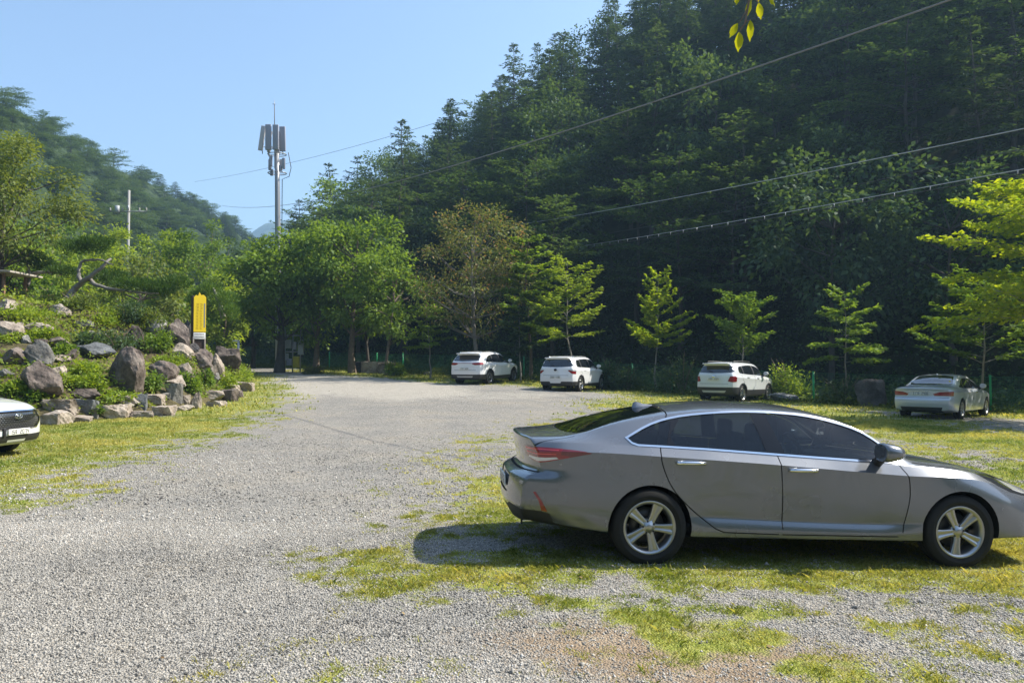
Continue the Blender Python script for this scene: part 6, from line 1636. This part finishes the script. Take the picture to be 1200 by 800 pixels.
# ---- individual trees, each placed where the photograph shows it: base pixel, distance, height in pixels
def base(px, D): p = at(px, 430, D); return np.array([p[0], p[1], float(sz(p[0], p[1]))])
def hpx(p, py): return (at(600, py, p[1])[2]-p[2])
def T(name, px, D, top, rpx, label, gen, wood, lm, rotz=0, group=None, cat='tree'):
    p = base(px, D); h = hpx(p, top); r = rpx/FPX*D
    return plant(name, gen(h, r), wood, lm, tuple(p), rotz, 1, label, cat, group)
G_END = 'trees at the end of the lot'
T('broadleaf_tree', 327, 55, 276, 60, 'dark leafy tree with thick twin trunk behind the grey cabinets', lambda h, r: blob_geo(11, h, r, 74, 140, .27, (.30, .18), .34, cl=.30), barkd, GREEN, group=G_END)
T('broadleaf_tree', 370, 56, 272, 46, 'leafy tree right of the grey cabinets with a slim trunk', lambda h, r: blob_geo(12, h, r*.9, 54, 130, .26, (.28, .17), .22, cl=.30), bark, GREEN, group=G_END)
T('broadleaf_tree', 413, 54, 240, 60, 'tallest bright green tree left of the leftmost white crossover, with a straight trunk', lambda h, r: blob_geo(13, h, r*.95, 64, 120, .26, (.30, .18), .24, cl=.30), bark, GREEN, group=G_END)
T('broadleaf_tree', 431, 55, 290, 36, 'smaller leafy tree between the straight trunk and the reddish tree', lambda h, r: blob_geo(14, h, r, 36, 110, .26, (.27, .16), .13, cl=.34), barkd, GREEN, group=G_END)
T('broadleaf_tree', 453, 51, 288, 54, 'sunlit green tree with a thin pale trunk above the stone blocks', lambda h, r: blob_geo(15, h, r*.95, 48, 110, .28, (.27, .16), .12, cl=.30, lean=(.6, 0)), bark, GREEN, group=G_END)
T('broadleaf_tree', 420, 68, 236, 52, 'rounded blue green tree top rising behind the tallest bright tree', lambda h, r: blob_geo(16, h, r, 60, 130, .2, (.36, .21), .22, cl=.3), barkd, BLUEG, group=G_END)
T('broadleaf_tree', 296, 66, 300, 36, 'dark tree behind the lamp post at the end of the garden', lambda h, r: blob_geo(17, h, r, 44, 120, .12, (.34, .2), .2, cl=.32), barkd, DEEP, group=G_END)
T('broadleaf_tree', 262, 62, 318, 34, 'sunlit yellow green tree right of the yellow sign', lambda h, r: blob_geo(18, h, r, 40, 120, .1, (.30, .18), .15, cl=.34), bark, LIME, group=G_END)
T('broadleaf_tree', 352, 74, 296, 40, 'tree crown at the foot of the mast', lambda h, r: blob_geo(19, h, r, 44, 120, .2, (.34, .2), .2, cl=.32), barkd, GREEN, group=G_END)
T('young_tree', 504, 47, 362, 33, 'small flat-topped tree with layered branches left of the leftmost white crossover', lambda h, r: tree_geo(21, h, r, 13, .42, lambda u: 1-.35*u, .35, -.4, 8, .45, 44, (.22, .12), .25, .055, spread=.06, lean=(-.2, 0)), barkg, GREEN, group='young trees along the fence')
T('dying_tree', 563, 47.5, 236, 74, 'half-dead tree with reddish dry leaves and bare grey limbs behind the leftmost white crossover', lambda h, r: blob_geo(22, h, r, 110, 105, .26, (.20, .10), .15, cl=.24, hollow=.25, lean=(-.3, 0)), barkg, BROWN, group='trees along the fence')
T('broadleaf_tree', 622, 46, 274, 38, 'feathery green tree at the right of the half-dead one', lambda h, r: tree_geo(23, h, r, 30, .22, vase, .5, -.3, 11, .42, 46, (.24, .12), .4, .10, spread=.10), bark, GREEN, group='trees along the fence')
T('shrubby_tree', 610, 44.5, 352, 22, 'thin double-stemmed shrubby tree between the two white crossovers', lambda h, r: tree_geo(24, h, r, 20, .3, vase, .5, -.3, 8, .42, 36, (.2, .11), .4, .05, spread=.10), barkg, DEEP, group='young trees along the fence')
G_Y = 'young trees along the fence'
T('young_tree', 671, 43.5, 303, 62, 'wide young tree with raised right branches leaning over the white crossover with stacked lamps', lambda h, r: tree_geo(25, h, r, 26, .36, lambda u: .95-.45*u, lambda u: .30+.35*u, -.12, 11, .38, 46, (.23, .12), .28, .06, spread=.06, lean=(-.3, 0), subspread=.7, subrise=.0), barkg, LIME, group=G_Y)
T('young_tree', 771, 39.5, 318, 46, 'small bright yellow green tree lit by the sun between two white crossovers', lambda h, r: tree_geo(26, h, r, 26, .34, lambda u: 1.08-.80*u, lambda u: .35+.35*u, .15, 10, .36, 60, (.20, .11), .35, .05, spread=.06, subspread=.65, subrise=.1), barkg, BRIGHT, group=G_Y)
T('young_tree', 868, 37.0, 350, 46, 'shaded young tree with a forked V-shaped crown above the white car with red lamps', lambda h, r: tree_geo(27, h, r, 15, .36, lambda u: 1-.3*u, lambda u: .85, -.5, 9, .42, 52, (.20, .10), .55, .05, spread=.12, subspread=.9, subrise=.2), barkg, GREEN, group=G_Y)
T('young_tree', 992, 33.0, 340, 50, 'shaded young tree with spreading branches above the dark boulder', lambda h, r: tree_geo(28, h, r, 18, .38, lambda u: 1-.6*u, lambda u: .05+.6*u, -.2, 10, .42, 52, (.19, .10), .5, .05, spread=.12, subspread=.7), barkg, GREEN, group=G_Y)
T('young_tree', 1150, 29.0, 332, 84, 'wide shaded young tree behind the silver sedan', lambda h, r: tree_geo(29, h, r, 20, .36, lambda u: 1-.55*u, lambda u: .18+.5*u, -.05, 11, .38, 60, (.19, .11), .28, .055, spread=.06, subspread=.7), barkg, GREEN, group=G_Y)
# the sunlit tree reaching in from the right edge: its trunk stands outside the frame
p = base(1244, 23.5); h = hpx(p, 222); g = tree_geo(31, h, 3.35, 40, .42, lambda u: .95-.25*u, lambda u: .25+.3*u, -.3, 12, .40, 64, (.18, .115), .6, .12, spread=.12, levels=7, subspread=.8)
plant('broadleaf_tree', g, barkg, BRIGHT, tuple(p), .4, 1, 'big bright yellow green tree reaching in from the right edge', 'tree', 'trees along the fence')
# shrubs by the fence
for k, (px, D, top, r_, m_, lab) in enumerate(((925, 35.5, 410, 34, LIME, 'pale-leaved shrub behind the fence right of the white car with red lamps'), (990, 33.5, 432, 44, DEEP, 'dark tangle of leaves on the fence left of the dark boulder'), (800, 38.5, 402, 40, DEEP, 'dark shrub behind the fence left of the white car with red lamps'), (716, 39.5, 408, 20, DEEP, 'dark shrub right of the white crossover with stacked lamps'), (734, 40.5, 425, 26, DEEP, 'low shrub on the fence between the two white crossovers'),
        (462, 50, 418, 14, GREEN, 'shrub behind the squared stone blocks'), (1120, 30, 420, 36, DEEP, 'dark shrub behind the silver sedan'), (540, 47, 418, 22, DEEP, 'dark shrub behind the leftmost white crossover'), (862, 38, 425, 22, DEEP, 'dark shrub just behind the white car with red lamps'))):
    p = base(px, D); rad = r_/FPX*D; h = max(.6, hpx(p, top))
    plant('shrub', bush_geo(500+k, rad, h, 1700, (.17, .08), 9), bark, m_, tuple(p), 0, 1, lab, 'shrub', 'shrubs along the fence', 'stems', 'foliage')
p = base(368, 53); plant('flowering_shrub', bush_geo(520, .95, .75, 900, (.15, .08)), bark, leaf_mat('leaf_pinkish', (.10, .12, .03), (.16, .17, .06), .3, None, (.42, .20, .22)), tuple(p), 0, 1, 'small shrub with faded pink flowers right of the grey cabinets', 'shrub', None, 'stems', 'foliage')

# ---- undergrowth and verge (uncountable)
def carpet(name, n, xy, zf, size, up, m_, label, seed, hmax):
    r_ = np.random.default_rng(seed); x, y = xy(r_, n); z = zf(x, y); n = len(x); g = Geo()
    hh = fbm(x*.8, y*.8, seed, 3); a = r_.uniform(0, 6.28, n); e = r_.uniform(-.2, 1.2, n)
    P = np.stack([x, y, z+r_.random(n)**1.5*hmax*np.clip(hh*2-.4, .1, 1.2)], -1)
    D_ = np.stack([np.cos(a)*np.cos(e), np.sin(a)*np.cos(e), np.sin(e)*up], -1); N_ = np.array([0, 0, 1.])+r_.normal(0, .5, (n, 3)); s_ = r_.uniform(.6, 1.35, n)
    g.leaves(P, D_, N_, size[0]*s_, size[1]*s_, r_, .2); lv = np.clip(fbm(x*.35, y*.35, seed+1, 3)*1.1-.05+r_.normal(0, .16, n), 0, 1); g.ll = [lv]
    tag(obj_np(name, g.leaf_mesh(name, m_)), label, kind='stuff')
def hillxy(r_, n):
    s_ = r_.uniform(-20, 120, n); d_ = r_.random(n)**1.3*18+1.0; return FO[0]+FU[0]*s_+FN[0]*d_, FO[1]+FU[1]*s_+FN[1]*d_
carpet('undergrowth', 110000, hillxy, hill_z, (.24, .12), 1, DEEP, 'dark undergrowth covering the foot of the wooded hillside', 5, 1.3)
def bankxy(r_, n):
    x = r_.uniform(-34, -10, n); y = r_.uniform(17.5, 56, n); q, _ = bord_q(x, y); k = (q > .15) & (np.abs(x) < y*1.05) & (fbm(x*.7, y*.7, 67, 4) > .42); return x[k], y[k]
carpet('ground_cover', 210000, bankxy, sz, (.13, .065), 1, leaf_mat('cover_leaf', (.09, .16, .018), (.30, .36, .06), .42, (1.4, 1.35, .4), (.34, .29, .11)), 'low leafy plants and grass covering the garden bank', 6, .52)
def vergexy(r_, n):
    x = r_.uniform(-16, 24, n); s_ = r_.uniform(-14, 75, n); d_ = r_.normal(0, .7, n)-.4; return FO[0]+FU[0]*s_+FN[0]*d_, FO[1]+FU[1]*s_+FN[1]*d_
carpet('verge_weeds', 26000, vergexy, gz, (.16, .05), 1.2, leaf_mat('weed', (.04, .075, .012), (.12, .15, .03), .35), 'weeds along the foot of the fence', 7, .45)

def litter(r_, n):
    y = np.sqrt(r_.random(n)*(40**2-3.6**2)+3.6**2); x = (r_.random(n)*2-1)*.68*y; return x, y
r_ = np.random.default_rng(77); x, y = litter(r_, 900); g = Geo(); a = r_.uniform(0, 6.28, 900)
g.leaves(np.stack([x, y, gsurf(x, y)+.014], -1), np.stack([np.cos(a), np.sin(a), r_.uniform(-.1, .25, 900)], -1), np.array([0, 0, 1.])+r_.normal(0, .3, (900, 3)), r_.uniform(.03, .075, 900), r_.uniform(.015, .035, 900), r_, .1)
tag(obj_np('fallen_leaves', g.leaf_mesh('fallen_leaves', leaf_mat('leaf_litter', (.16, .10, .05), (.34, .25, .12), .1))), 'dry fallen leaves scattered over the gravel', kind='stuff')

# ---- rock garden shrubs
def bankshrub(px, py, w, h, m_, k, label, lf=(.11, .06), tuft=False, n=1300):
    b_ = hit(px, py+h*.5, sz); s_ = b_[1]/FPX
    plant('garden_shrub', bush_geo(600+k, w*s_*.60, h*s_*1.4, n, lf, 5, tuft), bark, m_, (b_[0], b_[1]+.1, b_[2]-.03), 0, 1, label, 'shrub', 'shrubs of the rock garden', 'stems', 'foliage')
for k, (px, py, w, h, m_, lab) in enumerate([
    (30, 366, 60, 14, LIME, 'bright grassy shrub in the upper left of the garden'), (20, 395, 40, 10, LIME, 'bright shrub under the pale left rocks'), (55, 391, 34, 16, LIME, 'bright green tuft above the perched boulder'),
    (72, 409, 26, 18, GREEN, 'green shrub right of the perched boulder'), (70, 440, 30, 18, LIME, 'leafy green shrub right of the reddish boulder'), (95, 432, 34, 22, LIME, 'lit green shrub below the bluish slab'),
    (40, 461, 22, 14, GREEN, 'round green shrub at the foot of the reddish boulder'), (105, 448, 34, 20, LIME, 'bright shrub left of the triangular boulder'), (100, 397, 36, 20, DEEP, 'dark juniper under the bare pine branch'), (125, 372, 30, 16, LIME, 'yellow green tuft under the pine'),
    (135, 395, 50, 24, DEEP, 'spreading dark juniper above the triangular boulder'), (170, 398, 40, 26, GREEN, 'green shrub in the middle of the upper garden'), (190, 398, 30, 24, GREEN, 'green shrub left of the tall purple rock'), (200, 421, 44, 16, LIME, 'bright grass overhanging the dark rounded boulder'),
    (175, 446, 32, 22, GREEN, 'green shrub right of the triangular boulder'), (135, 462, 46, 10, LIME, 'low bright plants at the foot of the triangular boulder'), (220, 446, 30, 26, GREEN, 'dark green shrub above the pale triangular border stone'), (240, 443, 22, 18, GREEN, 'shrub below the steep rocks'),
    (262, 444, 30, 18, LIME, 'bright shrub at the foot of the steep face'), (283, 436, 30, 22, LIME, 'bright leafy plants at the right end of the garden'), (266, 397, 22, 14, LIME, 'yellow green tuft right of the sign'), (197, 352, 40, 26, OLIVE, 'yellowish shrub on top of the bank left of the sign'), (176, 372, 40, 22, OLIVE, 'olive shrub at the top of the bank'),
    (20, 480, 40, 12, LIME, 'low green plants behind the white car'), (112, 478, 26, 8, GREEN, 'small green cushion between border stones'), (15, 452, 26, 16, LIME, 'leafy plants left of the reddish boulder'), (150, 362, 44, 26, DEEP, 'dark shrub under the long bare branch'), (90, 352, 46, 16, OLIVE, 'yellowish grass mound at the top of the bank'),
    (238, 390, 26, 40, DEEP, 'dark shrub behind the yellow sign')]):
    bankshrub(px, py, w, h, m_, k, lab, (.13, .05) if m_ is DEEP else (.11, .06), 'grass' in lab or 'tuft' in lab)
for k, (px, py) in enumerate(((27, 333), (60, 338), (83, 333), (8, 340), (101, 340))):
    b_ = at(px, py+6, 35.5+k*.3); b_[2] = max(float(sz(b_[0], b_[1])), b_[2]-.4)
    plant('flower_clump', bush_geo(700+k, .45, .5, 420, (.09, .06), 4), bark, leaf_mat('flower_pink', (.07, .12, .03), (.12, .16, .04), .3, None, (.52, .12, .24)) if k != 3 else leaf_mat('flower_rust', (.12, .11, .04), (.26, .14, .09), .3), tuple(b_), 0, 1, ('pink flower clump among the upper garden plants', 'rust-tinged plant at the left edge of the upper garden')[k == 3], 'flowers', 'flower clumps' if k != 3 else None, 'stems', 'foliage')

# ---- garden trees on and behind the bank
p = base(4, 37.); h = hpx(p, 158)
plant('layered_tree', blob_geo(41, h, 96/FPX*37, 64, 210, .36, (.18, .11), .20, cl=.27, hollow=.35, flat=.4, limbs=16), barkd, OLIVE, tuple(p), 0, 1, 'spreading tree with flat layers of olive leaves at the left edge', 'tree', 'trees behind the rock garden')
def bonsai(name, D, limbs, pads, label, seed, m_=PINE):
    """old garden pine: bent bare limbs (pixel paths with a depth offset) and flat needle pads"""
    b_ = at(limbs[0][0][0], limbs[0][0][1], D); zg_ = float(sz(b_[0], b_[1])); r_ = np.random.default_rng(seed); g = Geo(); b_[2] = min(b_[2], zg_)
    for path in limbs:
        P = np.array([at(x, y, D+dz)-b_ for x, y, dz in path]); t = np.linspace(0, 1, len(P)); tt_ = np.linspace(0, 1, 22)
        Q_ = np.stack([pchip(t, P[:, k_], tt_) for k_ in range(3)], -1); w0 = path[0][3] if len(path[0]) > 3 else .1
        g.tube(Q_+r_.normal(0, .012, Q_.shape), np.linspace(.16, .05, 22) if path is limbs[0] else np.linspace(.10, .03, 22), 7)
    for (x, y, w, h_, dz) in pads:
        c_ = at(x, y, D+dz)-b_; rx = w/FPX*D*.5; rz = h_/FPX*D*.5; n = int(1700*max(rx, .4))
        o = r_.normal(0, 1, (n, 3)); o /= np.linalg.norm(o, axis=1)[:, None]; o *= r_.random((n, 1))**.4
        cl = np.sin(o[:, :1]*5+seed)*np.cos(o[:, 1:2]*5)*.25
        g.leaves(c_+o*np.array([rx, rx*.8, rz])+np.concatenate([0*cl, 0*cl, cl*rz], 1), o*.8+np.array([0, 0, .8])+r_.normal(0, .4, (n, 3)), np.array([0, 0, 1.])+r_.normal(0, .7, (n, 3)), r_.uniform(.12, .22, n), .035, r_, 0)
    return plant('garden_pine', g, barkg, m_, tuple(b_), 0, 1, label, 'pine', 'trained pines of the rock garden', 'limbs', 'needle_pads')
bonsai('a', 35., [[(78, 352, 0), (88, 338, .2), (95, 332, 0), (108, 322, -.3), (122, 310, -.3), (130, 303, 0)], [(103, 327, 0), (118, 336, -.5), (140, 340, -1), (165, 343, -1), (186, 344, -.8)], [(95, 330, 0), (92, 318, .2), (97, 306, .3), (113, 304, 0), (132, 310, -.5)]],
       [(96, 290, 62, 15, .3), (112, 284, 42, 12, -.3), (160, 334, 58, 12, -1), (185, 340, 40, 12, -.5), (130, 325, 46, 20, .8), (205, 333, 40, 18, 0)], 'old pine with a long bare branch reaching right over the garden', 51)
bonsai('b', 38., [[(30, 334, 0), (34, 326, .3), (40, 321, 0), (52, 319, -.4), (68, 319, -.4)], [(36, 324, 0), (33, 312, .2), (30, 302, 0)]], [(28, 300, 46, 12, 0), (42, 307, 40, 14, .5), (75, 318, 40, 9, -.3), (52, 312, 30, 10, .5)], 'low trained pine with flat pads left of the old pine', 52)
bonsai('c', 40., [[(262, 372, 0), (256, 352, 0), (250, 338, .3)]], [(262, 352, 34, 22, 0), (245, 340, 30, 18, .5), (270, 366, 22, 18, -.5), (232, 348, 26, 14, .6)], 'bright green pine right of the yellow sign', 53, leaf_mat('pine_bright', (.05, .12, .02), (.12, .19, .035), .35))
G_B = 'trees behind the rock garden'
for k, (px, D, top, rp, m_, lab, bs) in enumerate((
    (165, 46, 302, 46, BROWN if False else OLIVE, 'brownish olive bush-like tree below the utility pole', .02), (50, 52, 262, 40, LIME, 'light green tree behind the flat-padded pine', .1), (105, 56, 276, 40, LIME, 'light green tree between the layered tree and the utility pole', .1),
    (135, 62, 262, 34, LIME, 'yellow green tree at the foot of the utility pole', .1), (185, 66, 258, 36, LIME, 'yellow green tree right of the utility pole', .1), (215, 60, 280, 40, GREEN, 'green tree above the yellow sign', .1), (240, 75, 258, 34, GREEN, 'dark green tree right of the utility pole, farthest back', .1),
    (200, 50, 318, 40, GREEN, 'low green tree behind the olive shrub', .05), (20, 46, 300, 34, GREEN, 'green tree behind the layered tree', .1), (268, 82, 262, 30, BLUEG, 'blue green tree left of the mast', .1), (80, 70, 250, 44, GREEN, 'green tree behind the layered crown', .1), (10, 62, 240, 46, GREEN, 'green tree at the left edge behind the layered tree', .1), (300, 86, 275, 26, BLUEG, 'blue green tree just left of the mast', .1))):
    T('broadleaf_tree', px, D, top, rp, lab, lambda h, r, k=k, bs=bs: blob_geo(800+k, h, r, 46, 105, bs, (.26 if D < 60 else .32, .15), .14, cl=.32), bark, m_, group=G_B)
# a small wooden shelter corner at the left edge
b_ = at(1, 352, 36.); zg_ = float(sz(b_[0], b_[1])); root = empty('garden_shelter', (b_[0]-.6, b_[1], zg_)); wd_ = mat('shelter_wood', (.20, .11, .06), .7, noise=(5, .4, (.28, .17, .10)))
zr_ = at(1, 318, 36.)[2]-zg_
for x in (-.9, .72):
    for y in (0, 1.6):
        bm = bmesh.new(); add_box(bm, (x, y, zr_/2-.2), (.12, .12, zr_+.2), bev=.01); obj('post', bm, wd_, root)
bm = bmesh.new(); add_box(bm, (-.05, .8, zr_+.02), (2.7, 2.5, .09), rot=(0, .05, 0), bev=.01); obj('roof_board', bm, mat('shelter_board', (.42, .38, .33), .7), root)
tag(root, 'corner of a small wooden shelter at the left edge above the garden', 'shelter')

# ================================================================== LIGHT
SUN = Vector((.92, .20, 1.0)).normalized()
w = bpy.data.worlds.new('World'); SC.world = w; w.use_nodes = True; nt = w.node_tree; bg = nt.nodes['Background']
sky = nt.nodes.new('ShaderNodeTexSky'); sky.sky_type = 'NISHITA'; sky.sun_disc = False; sky.sun_elevation = math.asin(SUN.z); sky.sun_rotation = math.atan2(SUN.x, SUN.y)
sky.air_density = 1.0; sky.dust_density = 1.3; sky.ozone_density = 1.2; sky.altitude = 200
nt.links.new(sky.outputs['Color'], bg.inputs['Color']); bg.inputs['Strength'].default_value = .13
sl_ = bpy.data.lights.new('sun', 'SUN'); sl_.energy = 5.0; sl_.angle = R(.53); sl_.color = (1, .94, .83); so = bpy.data.objects.new('sun', sl_); COL.objects.link(so); so.rotation_euler = SUN.to_track_quat('Z', 'Y').to_euler(); so.location = (60, 20, 90)
# air
HAZE = .00062
if HAZE:
    bm = bmesh.new(); add_box(bm, (-150, 950, 145), (1600, 2500, 310)); hz = obj('haze', bm, smooth=False)
    hm = bpy.data.materials.new('haze_air'); hm.use_nodes = True; n_ = hm.node_tree; n_.nodes.remove(n_.nodes['Principled BSDF']); pv = n_.nodes.new('ShaderNodeVolumePrincipled'); pv.inputs['Color'].default_value = (.45, .72, 1., 1); pv.inputs['Density'].default_value = HAZE; pv.inputs['Anisotropy'].default_value = .3
    n_.links.new(pv.outputs[0], n_.nodes['Material Output'].inputs['Volume']); hz.data.materials.append(hm); tag(hz, 'thin blue haze filling the valley', kind='stuff')
vs_ = SC.view_settings; vs_.view_transform = 'Standard'; vs_.look = 'None'; vs_.exposure = 1.0; vs_.gamma = 1; vs_.use_curve_mapping = False
SC.cycles.max_bounces = 6; SC.cycles.diffuse_bounces = 3; SC.cycles.glossy_bounces = 3; SC.cycles.transmission_bounces = 4; SC.cycles.transparent_max_bounces = 12; SC.cycles.volume_bounces = 0
SC.cycles.use_denoising = True
